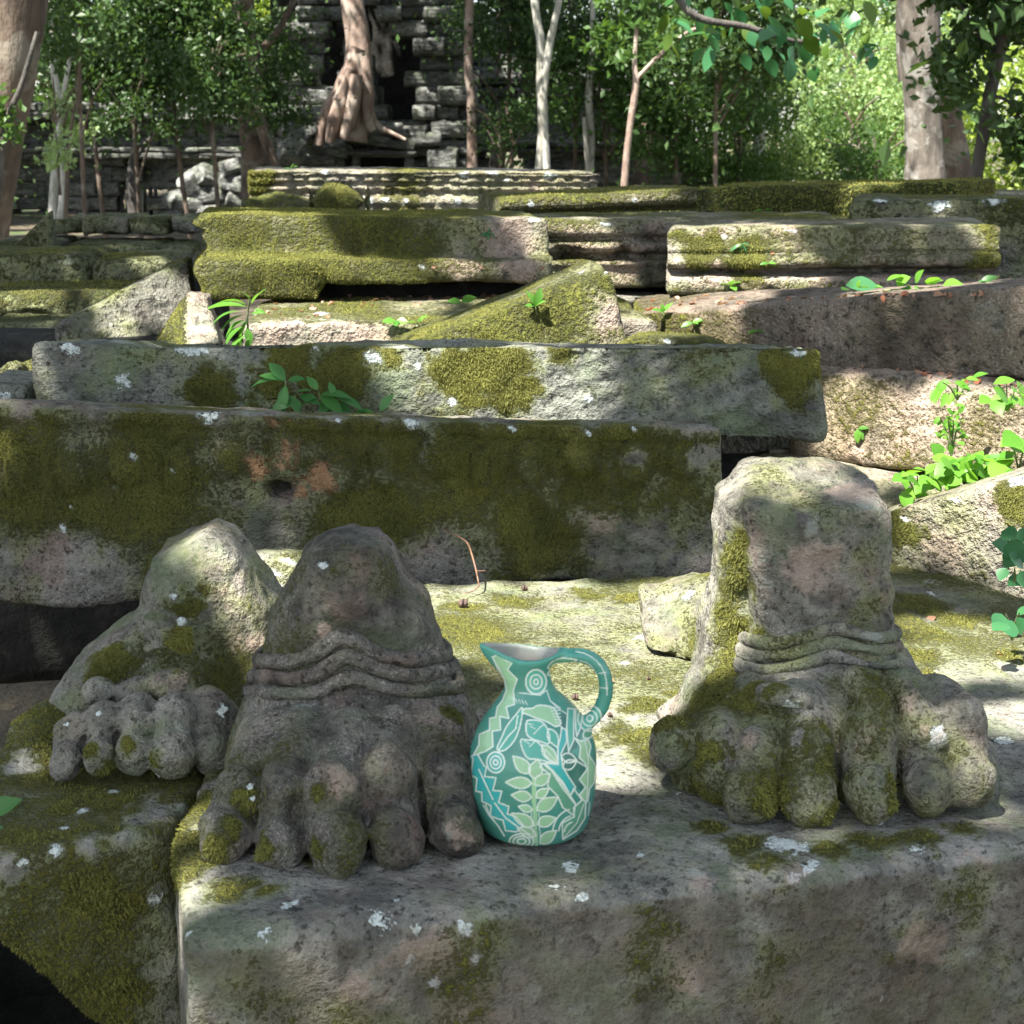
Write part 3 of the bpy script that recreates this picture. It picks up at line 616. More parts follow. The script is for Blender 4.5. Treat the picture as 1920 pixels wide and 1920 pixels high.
carve('foot1', 'leaning pale-topped carved stone foot at the left, half in the sun', pr, (-.40, 1.06, 1.0), (-.155, 1.45, 1.34), .0025, cuts=cuts, mat='foot_pale',
    moss=lambda P, N: np.clip((fbm(P, 16, 4, 271, .6) - .5) * 1.4 + .26, 0, 1), seed=240, nofib=22000, fl=.0036,
    lich=[(355, 1160, 14), (312, 1118, 8), (130, 1350, 12), (180, 1325, 8), (285, 1465, 8), (430, 1320, 14)], warm=[(480, 1210, 36), (430, 1110, 22), (345, 1250, 26)],
    mspots=[(350, 1140, 30), (370, 1180, 30), (390, 1110, 20), (222, 1400, 16), (210, 1450, 20), (288, 1440, 18), (160, 1400, 14), (200, 1230, 40), (350, 1210, 30)], noms=[(400, 1020, 60), (450, 1060, 50), (300, 1080, 50), (330, 1410, 30), (130, 1380, 24), (380, 1330, 40)])
# ------------------------------------------------------------------ the tumbled blocks behind, near to far
SQ = None
CH = [(6, .006), (22, .0035), (70, .002)]
CHM = [(3, .004), (14, .0022), (45, .0022)]
# big mossy relief block right behind the feet
def relief(V, N):
    x, y, d = proj(V); fr = ss(-.6, -.9, N[:, 1]); dy = np.zeros(len(V))
    dy += -.008 * ss(812, 800, y - (x - 700) * .03) * fr                                   # raised top moulding
    dy += -.006 * ss(1035, 1050, y) * fr
    w_ = V.copy(); w_[:, 0] += (vn(V, 18, 5) - .5) * .02; w_[:, 2] += (vn(V, 18, 6) - .5) * .02
    c = np.floor(w_[:, 0] / .055); u = (w_[:, 0] / .055 - c - .5); v = (w_[:, 2] - 1.155 - .01 * np.sin(c * 2.1)) / .055
    fig = ss(.42, .30, np.sqrt((u * 1.3) ** 2 + (v * .8) ** 2)) + .6 * ss(.2, .1, np.sqrt(u ** 2 + (v - .75) ** 2))     # worn row of carved figures
    dy += -.015 * fig * (.4 + .8 * vn(V, 30, 8)) * fr
    dy += .05 * np.exp(-(((x - 523) / 22) ** 2 + ((y - 920) / 15) ** 2) ** 2) * fr             # hole
    dy += -.009 * np.exp(-((np.sqrt((x - 1090) ** 2 + (y - 925) ** 2) - 60) / 22) ** 2) * fr
    V = V.copy(); V[:, 1] += dy
    z = V[:, 2]; V[:, 2] = z - .010 * ss(.55, .1, (y < 0) * 0 + np.abs(x - 170) / 500) * ss(1.08, 1.05, z) + .004 * np.sin(V[:, 0] * 30) * ss(1.07, 1.05, z)
    return V
C_ = corners((-160, 748), (1362, 800), 1.66, 1.74, 1128, 1092, .18, -.030)
block('D', 'relief_block', 'long dark green mossy block with worn carved relief, directly behind the feet', C_, M['mossy'], cell=.0055, rnd=.010, endr=.022, amps=CH, chip=0.0022, pre=relief, seed=3, nofib=230000, fl=.0032,
      moss=lambda P, N: np.clip(.54 + (fbm(P, 14, 4, 61, .6) - .5) * 1.5 - .30 * ss(1.10, 1.07, P[:, 2]) - .35 * ss(.5, .9, N[:, 2]) + .1 * vn(P, 4, 3), 0, 1),
      lich=[(775, 796, 20), (968, 796, 12), (258, 862, 11), (378, 774, 24), (146, 957, 6), (640, 782, 8), (120, 995, 14), (1180, 808, 8), (333, 893, 4), (1105, 812, 8)],
      warm=[(1120, 950, 44), (50, 830, 40), (1120, 910, 30)], rust=[(600, 885, 34), (625, 905, 26), (485, 885, 26), (560, 930, 20), (545, 865, 26), (520, 800, 18)],
      mspots=[(700, 1000, 90), (1000, 1000, 90), (300, 960, 100), (900, 900, 90)],
      noms=[(90, 1085, 60), (220, 1075, 60), (20, 1060, 50), (180, 775, 40), (60, 770, 40), (400, 776, 26), (1260, 1060, 60), (1230, 985, 30), (1330, 860, 40), (870, 1090, 50), (1200, 870, 24)])
# grey-green block on top of / behind it
def wE(U):
    U = U.copy(); e = ss(.93, 1.0, U[:, 0]); U[:, 2] += e * 0; U[:, 0] += .012 * e * (1 - U[:, 2]); return U
C_ = corners((58, 644), (1545, 644), 1.90, 1.92, 800, 835, .24, -.026)
def preE(V, N):
    x, y, d = proj(V); V = V.copy(); fr = ss(-.4, -.9, N[:, 1]) * ss(900, 1150, x)
    V[:, 1] += fr * .006 * (np.abs(((x * .45 + y * 1.05 + 30 * vn(V, 20, 4)) / 44) % 1 - .5) * 2 - .5) * vn(V, 26, 9) * 1.6        # slanting chisel marks
    V[:, 2] -= .010 * ss(.4, .9, N[:, 2]) * ss(.5, .75, vn(V * np.array([1, .3, .3]), 9, 2)); return V
block('E', 'stone_block', 'long grey-green squared beam with slanting chisel marks, on the row above the relief block', C_, M['slate'], cell=.006, rnd=.014, endr=.03, amps=CH, chip=0.0039, pre=preE, warpu=wE, seed=5, nofib=90000, fl=.0038,
      moss=lambda P, N: np.clip(.20 + (fbm(P, 12, 4, 81, .6) - .5) * 1.0, 0, 1),
      lich=[(232, 725, 18), (700, 655, 30, 2), (1102, 760, 11), (600, 655, 10), (1500, 655, 30, 2), (790, 690, 9), (140, 655, 30, 2), (350, 650, 40, 2), (845, 760, 14)],
      mspots=[(560, 690, 60), (640, 700, 60), (830, 700, 46), (930, 690, 50), (880, 740, 40), (960, 750, 40), (1495, 700, 46), (1480, 690, 30), (400, 745, 40), (520, 740, 40), (730, 690, 30), (1060, 660, 24)], noms=[(1250, 740, 120), (740, 740, 50), (1150, 700, 70), (150, 690, 60)])
C_ = corners((-60, 720), (52, 724), 1.93, 1.93, 780, 780, .15)
block('S5', 'stone_block', 'small grey lichened block end at the left edge beneath the yellow-lit boulder', C_, M['slate'], cell=.012, amps=CH, seed=6, lich=[(20, 738, 14)])

# --- second row: litter slab, leaning block, wedge rubble
def wT(U):
    U = U.copy(); U[:, 2] -= .06 * ss(.06, 0, U[:, 0]) ; return U
C_ = corners((455, 606), (1235, 600), 2.40, 2.45, 720, 720, .40, .0)
block('T', 'stone_slab', 'flat pinkish slab strewn with dead leaves under the big mossy moulded block', C_, M['mid'], cell=.010, rnd=.012, amps=CHM, chip=0.0033, seed=7, nofib=26000, fl=.007,
      moss=lambda P, N: np.clip(.10 + .38 * ss(.6, .9, N[:, 2]) + (fbm(P, 9, 4, 91, .6) - .5) * 1.3, 0, 1), warm=[(620, 620, 60), (540, 620, 40), (690, 620, 50)], lich=[(600, 577, 22, 2), (560, 592, 20, 2)], noms=[(620, 615, 60), (530, 622, 30)])
C_ = [at(760, 645, 2.22), at(1146, 503, 2.30), at(700, 790, 2.22), at(1196, 720, 2.27), at(735, 630, 2.42), at(1108, 480, 2.45), at(700, 760, 2.5), at(1180, 690, 2.5)]
block('F', 'stone_block', 'bright mossy block leaning up out of the rubble, its top edge rising rightward', C_, M['mid'], cell=.008, rnd=.014, endr=.025, amps=CHM, chip=0.0044, seed=9, nofib=60000, fl=.0045,
      moss=lambda P, N: np.clip(.62 + (fbm(P, 12, 4, 101, .6) - .5) * 1.0, 0, 1), lich=[(1080, 500, 14), (1148, 503, 10)], warm=[(1170, 580, 40), (1150, 620, 30)], noms=[(1165, 590, 44), (1080, 500, 26)])
C_ = [at(1135, 622, 2.18), at(1400, 642, 2.16), at(1130, 740, 2.2), at(1400, 740, 2.2), at(1150, 612, 2.34), at(1400, 632, 2.34), at(1140, 740, 2.36), at(1400, 740, 2.36)]
block('F2', 'stone_block', 'low mossy stone half buried behind the grey-green beam, right of the leaning block', C_, M['mid'], cell=.010, rnd=.03, endr=.06, amps=CHM, seed=10, nofib=9000, fl=.0045, moss=mossf(.62, 12, .5, .1, 5), lich=[(1250, 626, 12, 2)])
C_ = [at(352, 548, 2.35), at(385, 556, 2.36), at(285, 650, 2.22), at(412, 650, 2.20), at(360, 540, 2.6), at(395, 548, 2.6), at(300, 640, 2.55), at(420, 650, 2.5)]
block('W', 'broken_stone', 'pointed wedge of stone with yellow moss on its left side and a bare face', C_, M['mid'], cell=.009, rnd=.012, amps=CHM, chip=0.0055, seed=11, nofib=12000, fl=.006,
      moss=lambda P, N: np.clip(.75 - 1.1 * ss(335, 372, proj(P)[0]) + (fbm(P, 14, 3, 3) - .5) * .8, 0, 1), lich=[(370, 610, 20)])
C_ = [at(100, 612, 2.65), at(350, 482, 2.85), at(110, 700, 2.60), at(372, 640, 2.72), at(120, 600, 2.80), at(362, 470, 3.0), at(140, 690, 2.9), at(380, 620, 3.0)]
block('V', 'leaning_slab', 'grey slab leaning to the right, freckled with sun, left of the pointed wedge', C_, M['dark'], cell=.010, rnd=.01, amps=CHM, chip=0.0044, seed=12, moss=mossf(.22, 9, .6, .2, 6), nofib=9000, fl=.007)
C_ = corners((-50, 690), (62, 700), 2.15, 2.15, 760, 760, .12)
block('S4', 'boulder', 'small sunlit mossy boulder at the left edge, beside the end of the grey-green beam', C_, M['mid'], cell=.010, rnd=.05, endr=.05, amps=[(9, .03), (30, .006)], seed=13, moss=mossf(.45, 12, .5, .1, 7), nofib=9000, fl=.006)
# big mossy moulded block
profK = [(0, 0), (0, .34), (.01, .38), (.15, .41), (.16, .45), (.16, .98), (.17, 1), (1, 1), (1, 0)]
def wK(U):
    U = U.copy(); e = ss(.10, 0, U[:, 0]); z = U[:, 2]
    U[:, 0] += e * (.045 * np.exp(-((z - .52) / .12) ** 2) + .030 * np.exp(-((z - .76) / .05) ** 2) + .010 * np.sin(z * 21))         # broken notched left end
    U[:, 2] -= .26 * ss(.36, .335, U[:, 0]) * ss(.30, 0, z)                                  # the foot reaches lower at the left
    return U
C_ = corners((358, 404), (1040, 411), 2.66, 2.74, 532, 535, .34)
block('K', 'moulded_block', 'big golden-mossy block with a stepped plinth and a broken notched left end', C_, M['mid'], cell=.0078, prof=profK, rnd=.014, endr=.035, warpu=wK, amps=CHM, chip=0.0044, seed=15, nofib=150000, fl=.0045,
      moss=lambda P, N: np.clip(.60 + (fbm(P, 8, 4, 111, .6) - .5) * .7 - .30 * ss(700, 1000, proj(P)[0]) + .25 * ss(.5, .9, N[:, 2]) * ss(520, 480, proj(P)[1]), 0, 1),
      warm=[(960, 450, 60), (850, 480, 50), (980, 520, 40), (760, 470, 40)], lich=[(1010, 408, 20, 3), (800, 500, 12, 3)], noms=[(960, 450, 70), (870, 470, 50)])
# carved, hollowed block right of it
profL = [(.0, 0), (.0, .16), (.04, .20), (.04, .33), (0.01, .36), (.01, .40), (.10, .44), (.10, .50), (.02, .54), (.01, .66), (.06, .70), (.06, .74), (0, .78), (0, 1), (1, 1), (1, 0)]
def preL(V, N):
    x, y, d = proj(V); V = V.copy(); V[:, 1] += .03 * ss(.55, .7, vn(V * np.array([1, .1, .6]), 34, 3)) * (np.abs(y - 472) < 14) * (x < 1205); V[:, 1] += .02 * ss(1195, 1225, x); return V
C_ = corners((1000, 412), (1620, 410), 2.95, 3.0, 545, 545, .30)
block('L', 'moulded_block', 'carved block with worn mouldings and dark pits, half hidden by the big mossy block', C_, M['mid'], cell=.009, prof=profL, rnd=.007, amps=CHM, chip=0.0055, pre=preL, seed=17, nofib=16000, fl=.007, moss=mossf(.22, 9, .5, .25, 9),
      warm=[(1110, 460, 60), (1120, 500, 60), (1180, 500, 50), (1080, 445, 40)], lich=[(1150, 410, 16, 3)])
profM = [(.0, 0), (.0, .24), (.05, .27), (.17, .31), (.17, .36), (.03, .40), (.0, .48), (.01, .56), (.07, .60), (.07, .64), (.05, .66), (.05, .70), (.08, .72), (.08, .96), (.10, 1), (1, 1), (1, 0)]
C_ = corners((1250, 430), (1882, 424), 2.68, 2.60, 552, 552, .30)
block('M', 'moulded_block', 'separate moulded block with rounded ends and pink eroded groove, behind the round green creeper leaves', C_, M['mid'], cell=.008, prof=profM, rnd=.008, endr=.035, amps=CHM, chip=0.0044, seed=19, nofib=30000, fl=.0045,
      moss=lambda P, N: np.clip(.36 + (fbm(P, 8, 4, 131, .6) - .5) * .9 - .4 * np.exp(-((proj(P)[1] - 512) / 14) ** 2), 0, 1), warm=[(1330, 525, 50), (1420, 520, 50), (1540, 520, 50), (1650, 520, 50), (1760, 520, 50), (1850, 520, 50), (1340, 440, 30), (1480, 440, 30)],
      lich=[(1480, 428, 18, 3), (1344, 445, 7)], mspots=[(1850, 440, 30), (1300, 460, 40), (1400, 490, 40), (1390, 460, 18), (1840, 480, 30)])
# right-hand long block and the sunny one beneath it
def preG(V, N): return V
C_ = [at(1200, 590, 2.50), at(1985, 527, 2.06), at(1200, 700, 2.50), at(1985, 712, 2.06), atz(1185, 553, at(1200, 590, 2.50).z), at(1985, 515, 2.34), at(1200, 680, 2.7), at(1985, 690, 2.36)]
block('G', 'stone_block', 'long dark reddish block with a leaf-strewn pale top, running down to the right edge', C_, M['red'], cell=.009, rnd=.010, amps=CHM, chip=0.0044, seed=21, nofib=30000, fl=.0045,
      moss=lambda P, N: np.clip(.05 + .55 * ss(1500, 1250, proj(P)[0]) + (fbm(P, 10, 4, 141, .6) - .5) * .7 - .3 * ss(.6, .9, N[:, 2]), 0, 1), lich=[])
C_ = [at(1480, 680, 2.30), at(1985, 722, 2.02), at(1480, 860, 2.27), at(1985, 905, 2.00), at(1480, 655, 2.58), at(1985, 692, 2.30), at(1480, 850, 2.5), at(1985, 890, 2.3)]
block('H', 'stone_block', 'sunlit sandy block under the dark reddish one, with plants hanging over its right half', C_, M['sandy'], cell=.0078, rnd=.012, amps=CHM, chip=0.0050, seed=23, nofib=60000, fl=.004,
      moss=lambda P, N: np.clip(.40 + (fbm(P, 16, 4, 151, .6) - .5) * .8 - .35 * ss(.6, .9, N[:, 2]), 0, 1), warm=[(1720, 730, 50), (1700, 850, 50), (1800, 800, 40), (1600, 850, 30), (1650, 700, 30)])
C_ = [atz(1420, 915, 1.045), atz(1985, 905, 1.045), at(1420, 990, 2.0), at(1985, 990, 2.0), atz(1420, 850, 1.045), atz(1985, 850, 1.045), at(1420, 930, 2.4), at(1985, 930, 2.4)]
block('U', 'stone_slab', 'pinkish lit slab glimpsed between the column-like foot and the bright green plants', C_, M['mid'], cell=.012, amps=CHM, seed=25, warm=[(1700, 885, 60), (1640, 880, 60)], moss=mossf(.3, 9, .5, 0, 3))
C_ = [at(1585, 990, 1.80), at(1990, 862, 1.62), at(1600, 1200, 1.78), at(1990, 1260, 1.60), at(1585, 972, 1.95), at(1990, 850, 1.82), at(1600, 1150, 2.0), at(1990, 1200, 1.9)]
block('I', 'stone_block', 'brown-grey block right of the column-like foot, its top edge sloping up to the right', C_, M['mid'], cell=.007, rnd=.012, amps=CH, chip=0.0033, seed=27, nofib=36000, fl=.004,
      moss=lambda P, N: np.clip(.34 + (fbm(P, 12, 4, 161, .6) - .5) * .9, 0, 1), lich=[(1680, 970, 14, 2), (1780, 935, 16, 2), (1900, 890, 30, 2)], warm=[(1790, 1130, 50), (1750, 1060, 60), (1880, 960, 40)], mspots=[(1900, 930, 40), (1680, 1000, 40)])
J = [atz(1640, 1110, 1.026), atz(1960, 1330, 1.026), at(1640, 1260, 1.45), at(1960, 1440, 1.25), atz(1640, 1030, 1.026), atz(2080, 1170, 1.026), at(1640, 1150, 1.9), at(2080, 1290, 1.6)]
block('J', 'stone_slab', 'mossy flat slab wedged between the front plinth and the brown-grey block', J, M['near'], cell=.007, rnd=.01, amps=CH, seed=29, nofib=26000, fl=.004,
      moss=lambda P, N: np.clip(.40 + (fbm(P, 12, 4, 171, .6) - .5) * 1.1, 0, 1), warm=[(1870, 1240, 30)], mspots=[(1720, 1120, 60), (1800, 1150, 50), (1890, 1215, 40)], lich=[(1745, 1100, 18), (1860, 1240, 14)])
C_ = [at(1905, 1650, .93), at(2010, 1560, .95), at(1835, 1960, .87), at(2010, 1960, .87), at(1905, 1640, 1.0), at(2010, 1540, 1.0), at(1900, 1900, 1.0), at(2010, 1900, 1.0)]
block('Z', 'broken_stone', 'dark out-of-focus lump of stone in the bottom right corner', [v - Vector((0, .10, 0)) if i < 4 else v - Vector((0, .07, 0)) for i, v in enumerate(C_)], M['foot'], cell=.008, rnd=.03, amps=CH, seed=31, moss=mossf(.3, 20, .5))
C_ = [at(440, 1040, 1.50), at(600, 1040, 1.50), at(430, 1300, 1.46), at(600, 1300, 1.46), at(440, 1030, 1.60), at(600, 1030, 1.60), at(440, 1200, 1.62), at(600, 1200, 1.62)]
block('Y', 'broken_stone', 'greenish lichened lump of stone between the leaning foot and the middle foot', C_, M['near'], cell=.006, rnd=.03, endr=.03, amps=CH, seed=33, moss=mossf(.35, 20, .5, 0, 4), lich=[(535, 1050, 9), (515, 1070, 7), (515, 1103, 7)])
# stone lump at the heel of the right foot
C_ = [at(1195, 1095, 1.50), at(1360, 1070, 1.46), at(1205, 1215, 1.42), at(1350, 1260, 1.36), at(1215, 1085, 1.62), at(1360, 1065, 1.60), at(1220, 1160, 1.62), at(1350, 1170, 1.62)]
block('Hl', 'broken_stone', 'low rounded mossy stone stub lying behind the left side of the column-like foot', C_, M['foot_pale'], cell=.005, rnd=.012, endr=.012, amps=[(9, .010), (30, .005), (80, .002)], chip=.006, seed=35, moss=mossf(.36, 20, .6, 0, 4), nofib=8000, fl=.004, lich=[(1290, 1100, 16)])

# --- farther rows
C_ = corners((1592, 372), (1990, 372), 3.15, 3.05, 560, 560, .30)
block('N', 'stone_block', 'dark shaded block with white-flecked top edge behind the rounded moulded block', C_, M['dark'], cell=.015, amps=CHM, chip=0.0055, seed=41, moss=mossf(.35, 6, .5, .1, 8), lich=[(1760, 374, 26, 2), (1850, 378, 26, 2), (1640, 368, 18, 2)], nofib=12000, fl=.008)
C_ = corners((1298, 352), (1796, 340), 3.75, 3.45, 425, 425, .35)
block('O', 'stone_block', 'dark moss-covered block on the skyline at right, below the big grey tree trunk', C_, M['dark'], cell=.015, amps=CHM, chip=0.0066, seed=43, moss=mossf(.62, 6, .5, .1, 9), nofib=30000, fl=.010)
profP = [(0, 0), (0, .38), (.10, .44), (.10, .50), (0, .56), (0, .94), (.03, 1), (1, 1), (1, 0)]
C_ = corners((938, 372), (1330, 352), 4.05, 4.15, 425, 420, .35)
block('P', 'moulded_block', 'low yellow-green block with a long groove, in front of the right end of the frieze', C_, M['far'], cell=.016, prof=profP, amps=CHM, chip=0.0055, seed=45, moss=mossf(.5, 5, .5, .2, 10), nofib=16000, fl=.009, lich=[(1000, 392, 10), (1190, 385, 10)])
profQ = [(0, 0), (0, 0.2), (0.022, 0.22), (0.022, 0.3), (0, 0.33), (0, 0.47), (0.055, 0.5), (0.055, 0.58), (0.017, 0.6), (0.017, 0.68), (0.05, 0.7), (0.05, 0.74), (0.011, 0.77), (0.011, 0.86), (0.033, 0.88), (0.0, 0.91), (0, 1), (1, 1), (1, 0)]
def preQ(V, N):
    x, y, d = proj(V); V = V.copy(); b = ((y > 332) & (y < 342)) | ((y > 352) & (y < 362)) | ((y > 385) & (y < 398))
    V[:, 1] += .009 * b * (np.sin(V[:, 0] * 2 * math.pi / .055) > .2) * (x > 560) * (N[:, 1] < -.3); V[:, 1] -= .03 * (x < 550) * (y < 372) * (x > 470) * (N[:, 1] < -.3) * ss(550, 540, x); return V
C_ = corners((465, 318), (1126, 322), 5.1, 5.2, 415, 415, .45)
block('Q', 'carved_frieze', 'long sunlit frieze block with bead mouldings, the farthest carved block before the ruin', C_, M['far'], cell=.009, prof=profQ, rnd=.004, amps=[(3, .006), (14, .004), (40, .002)], chip=.008, pre=preQ, seed=47, moss=mossf(.20, 3, .6, .10, 11), nofib=24000, fl=.010,
      lich=[(700, 378, 14), (735, 380, 9), (930, 330, 14, 2), (860, 330, 12), (960, 345, 9), (770, 388, 8), (870, 385, 9), (615, 325, 12), (1040, 330, 14)], mspots=[(490, 360, 30), (500, 335, 30)])
C_ = corners((572, 345), (684, 345), 4.75, 4.75, 412, 412, .2)
block('Rb', 'boulder', 'rounded dark mossy boulder standing in front of the frieze block', C_, M['mid'], cell=.012, rnd=.09, endr=.09, amps=[(7, .03), (30, .01)], seed=49, moss=mossf(.5, 8, .5, .1, 12), nofib=9000, fl=.009)
C_ = corners((452, 372), (590, 376), 4.9, 4.9, 412, 412, .3)
block('Xs', 'broken_stone', 'low broken pale stone at the left foot of the frieze block', C_, M['far'], cell=.015, rnd=.03, amps=[(7, .03), (30, .01)], seed=50, moss=mossf(.45, 8, .5, .1, 13))
C_ = corners((1800, 360), (1990, 362), 5.2, 5.2, 400, 400, .4)
block('X2', 'stone_block', 'thin far block on the skyline at the right edge', C_, M['far'], cell=.02, amps=CHM, seed=51, moss=mossf(.4, 8, .5, .1, 13))
C_ = corners((1095, 415), (1600, 405), 3.45, 3.5, 470, 470, .3)
# --- left side rows
def row(key, y0, y1, xs, Y, labels, mat, mz=.35, d=.3, rnd=.008, seed=60, jit=4, **kw):
    rs = random.Random(seed)
    for i in range(len(xs) - 1):
        t = rs.uniform(-jit, jit); yy = Y + rs.uniform(-.04, .04)
        block('%s%d' % (key, i), 'stone_block', labels[i], corners((xs[i] + 1, y0 + t), (xs[i + 1] - 1, y0 + t + rs.uniform(-jit, jit) * .5), yy, yy, y1, y1, d), mat, cell=.012, rnd=rnd, endr=.01, amps=CHM, chip=0.0083, seed=seed + i, moss=mossf(mz, 7, .5, .2, seed + i), **kw)
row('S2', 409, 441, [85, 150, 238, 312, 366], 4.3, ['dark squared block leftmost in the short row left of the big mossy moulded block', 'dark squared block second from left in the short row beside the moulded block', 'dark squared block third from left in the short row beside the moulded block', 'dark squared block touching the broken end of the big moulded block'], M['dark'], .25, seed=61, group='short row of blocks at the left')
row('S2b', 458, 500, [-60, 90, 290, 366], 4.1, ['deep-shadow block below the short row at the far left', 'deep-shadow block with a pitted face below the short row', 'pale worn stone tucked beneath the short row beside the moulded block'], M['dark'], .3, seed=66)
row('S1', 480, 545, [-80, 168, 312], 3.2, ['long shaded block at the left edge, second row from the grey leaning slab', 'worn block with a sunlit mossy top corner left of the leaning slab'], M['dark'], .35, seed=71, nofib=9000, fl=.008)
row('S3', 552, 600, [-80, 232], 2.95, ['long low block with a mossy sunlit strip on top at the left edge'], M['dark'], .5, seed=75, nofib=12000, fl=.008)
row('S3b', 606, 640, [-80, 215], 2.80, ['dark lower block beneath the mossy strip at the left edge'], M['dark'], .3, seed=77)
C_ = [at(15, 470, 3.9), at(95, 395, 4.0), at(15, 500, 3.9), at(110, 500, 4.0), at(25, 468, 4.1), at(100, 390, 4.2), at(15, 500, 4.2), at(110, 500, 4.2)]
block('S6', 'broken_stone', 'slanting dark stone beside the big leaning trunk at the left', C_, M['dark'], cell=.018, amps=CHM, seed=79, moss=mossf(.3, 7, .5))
# added fill stones; some near-black for gap shade, one out of frame blocks light
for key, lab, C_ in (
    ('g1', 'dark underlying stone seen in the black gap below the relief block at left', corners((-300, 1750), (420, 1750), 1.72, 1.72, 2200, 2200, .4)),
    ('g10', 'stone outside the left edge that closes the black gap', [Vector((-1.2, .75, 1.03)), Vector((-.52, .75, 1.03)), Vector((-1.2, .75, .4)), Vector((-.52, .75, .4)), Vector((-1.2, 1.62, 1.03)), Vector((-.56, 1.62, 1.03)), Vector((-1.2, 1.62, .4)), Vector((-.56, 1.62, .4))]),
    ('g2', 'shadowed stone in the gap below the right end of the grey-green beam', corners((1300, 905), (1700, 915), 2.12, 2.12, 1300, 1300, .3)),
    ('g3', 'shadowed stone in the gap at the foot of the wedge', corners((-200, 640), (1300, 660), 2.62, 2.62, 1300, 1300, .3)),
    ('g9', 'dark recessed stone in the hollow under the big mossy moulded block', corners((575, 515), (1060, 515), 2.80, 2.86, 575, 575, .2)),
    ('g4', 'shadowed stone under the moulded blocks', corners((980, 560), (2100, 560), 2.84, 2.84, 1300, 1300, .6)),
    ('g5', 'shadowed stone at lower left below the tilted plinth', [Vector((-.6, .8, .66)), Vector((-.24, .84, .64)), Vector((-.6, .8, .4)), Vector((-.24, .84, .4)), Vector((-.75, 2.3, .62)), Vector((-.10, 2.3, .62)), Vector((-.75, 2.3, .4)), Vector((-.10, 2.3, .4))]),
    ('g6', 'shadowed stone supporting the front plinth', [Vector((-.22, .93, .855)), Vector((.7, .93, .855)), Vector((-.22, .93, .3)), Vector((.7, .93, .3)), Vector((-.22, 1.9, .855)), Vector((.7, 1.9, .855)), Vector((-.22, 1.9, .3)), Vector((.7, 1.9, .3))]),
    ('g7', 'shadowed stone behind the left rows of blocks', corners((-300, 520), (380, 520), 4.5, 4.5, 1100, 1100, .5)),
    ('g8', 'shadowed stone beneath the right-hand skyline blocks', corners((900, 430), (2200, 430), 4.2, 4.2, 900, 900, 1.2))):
    block(key, 'added_fill_stone', lab, C_, M['void' if key in ('g1', 'g2', 'g3', 'g5', 'g9', 'g7') else 'dark'], cell=.04, rnd=.05, endr=.05, amps=[(5, .03)], seed=len(lab), moss=mossf(.05, 8, .2))
# ------------------------------------------------------------------ the green jug
def CP(x, y): return (840 + x / 4.1743, 1160 + y / 4.1743)         # close-up coordinates -> photo pixel
zb = float(surf('plinth', 1000, 1560)[0][2]) + .0005
Yc = atz(998, 1587, zb).y + .028
def jx(cx): return at(CP(cx, 0)[0], 1400, Yc).x
def jz(cy): return at(1000, CP(0, cy)[1], Yc).z
rows = [(1680, 335, 1025), (1640, 290, 1070), (1560, 235, 1110), (1450, 190, 1140), (1300, 160, 1160), (1150, 150, 1166), (1000, 175, 1158), (900, 208, 1130), (800, 262, 1080), (700, 335, 1000), (620, 398, 915), (560, 436, 845), (500, 440, 815), (430, 415, 800), (370, 360, 800), (320, 315, 830), (270, 275, 880), (230, 252, 905), (190, 245, 915), (150, 240, 920)]
zs = np.array([jz(r[0]) for r in rows]); zs[0] = zb; xl = np.array([jx(r[1]) for r in rows]); xr = np.array([jx(r[2]) for r in rows])
U0 = jx(1001) - jx(1)                                       # 1000 close-up units in metres
ayv = np.array([330, 375, 420, 465, 495, 505, 490, 460, 405, 335, 270, 225, 200, 195, 200, 210, 215, 215, 215, 215]) / 1000 * U0
h = .00062
lo = (jx(90), Yc - .062, zb - .002); hi = (jx(1340), Yc + .062, jz(120))
G = grid(lo, hi, h); z = G[..., 2]; o = np.argsort(zs)
cx = np.interp(z[0, 0], zs[o], ((xl + xr) / 2)[o]); ax = np.interp(z[0, 0], zs[o], ((xr - xl) / 2)[o]); ay = np.interp(z[0, 0], zs[o], ayv[o])
for _ in range(14):
    for a_ in (cx, ax, ay): a_[1:-1] = (a_[:-2] + 2 * a_[1:-1] + a_[2:]) / 4
dx = G[..., 0] - cx; dyv = G[..., 1] - Yc
# the spout narrows to a point on the left
zt = np.clip((z - jz(430)) / (jz(200) - jz(430)), 0, 1)
nar = 1 + 1.5 * zt * np.clip(-dx / ax - .05, 0, 1.2) ** 1.3
q = np.sqrt((dx / ax) ** 2 + (dyv * nar / ay) ** 2) + 1e-6
kk = np.sqrt((dx / ax ** 2) ** 2 + (dyv * nar / ay ** 2) ** 2) + 1e-6
body = (q * (q - 1) / kk) * .92; del kk, nar
body = smax(body, zb - z, .006)
rx = np.array([jx(v) for v in (240, 300, 400, 500, 600, 700, 800, 900, 1000)]); rz = np.array([jz(v) for v in (188, 196, 222, 247, 264, 270, 260, 240, 225)])
rim = np.interp(G[:, 0, 0, 0], rx, rz)[:, None, None]
outer = smax(body, z - rim, .0022)
inner = smax(body + .0042, zb + .006 - z, .004)
f = smax(outer, -inner, .0020)
hp = [(800, 300), (880, 292), (960, 286), (1040, 288), (1110, 312), (1170, 360), (1212, 430), (1230, 510), (1226, 600), (1198, 690), (1150, 760), (1090, 815), (1020, 850)]
hp = [(jx(a), Yc, jz(b)) for a, b in hp]
hd = None
for i in range(len(hp) - 1):
    g = sd_cap(G * np.array([1, .8, 1], dtype=np.float32) + np.array([0, .2 * Yc, 0], dtype=np.float32), hp[i], hp[i + 1], .054 * U0, .054 * U0)
    hd = g if hd is None else np.minimum(hd, g)
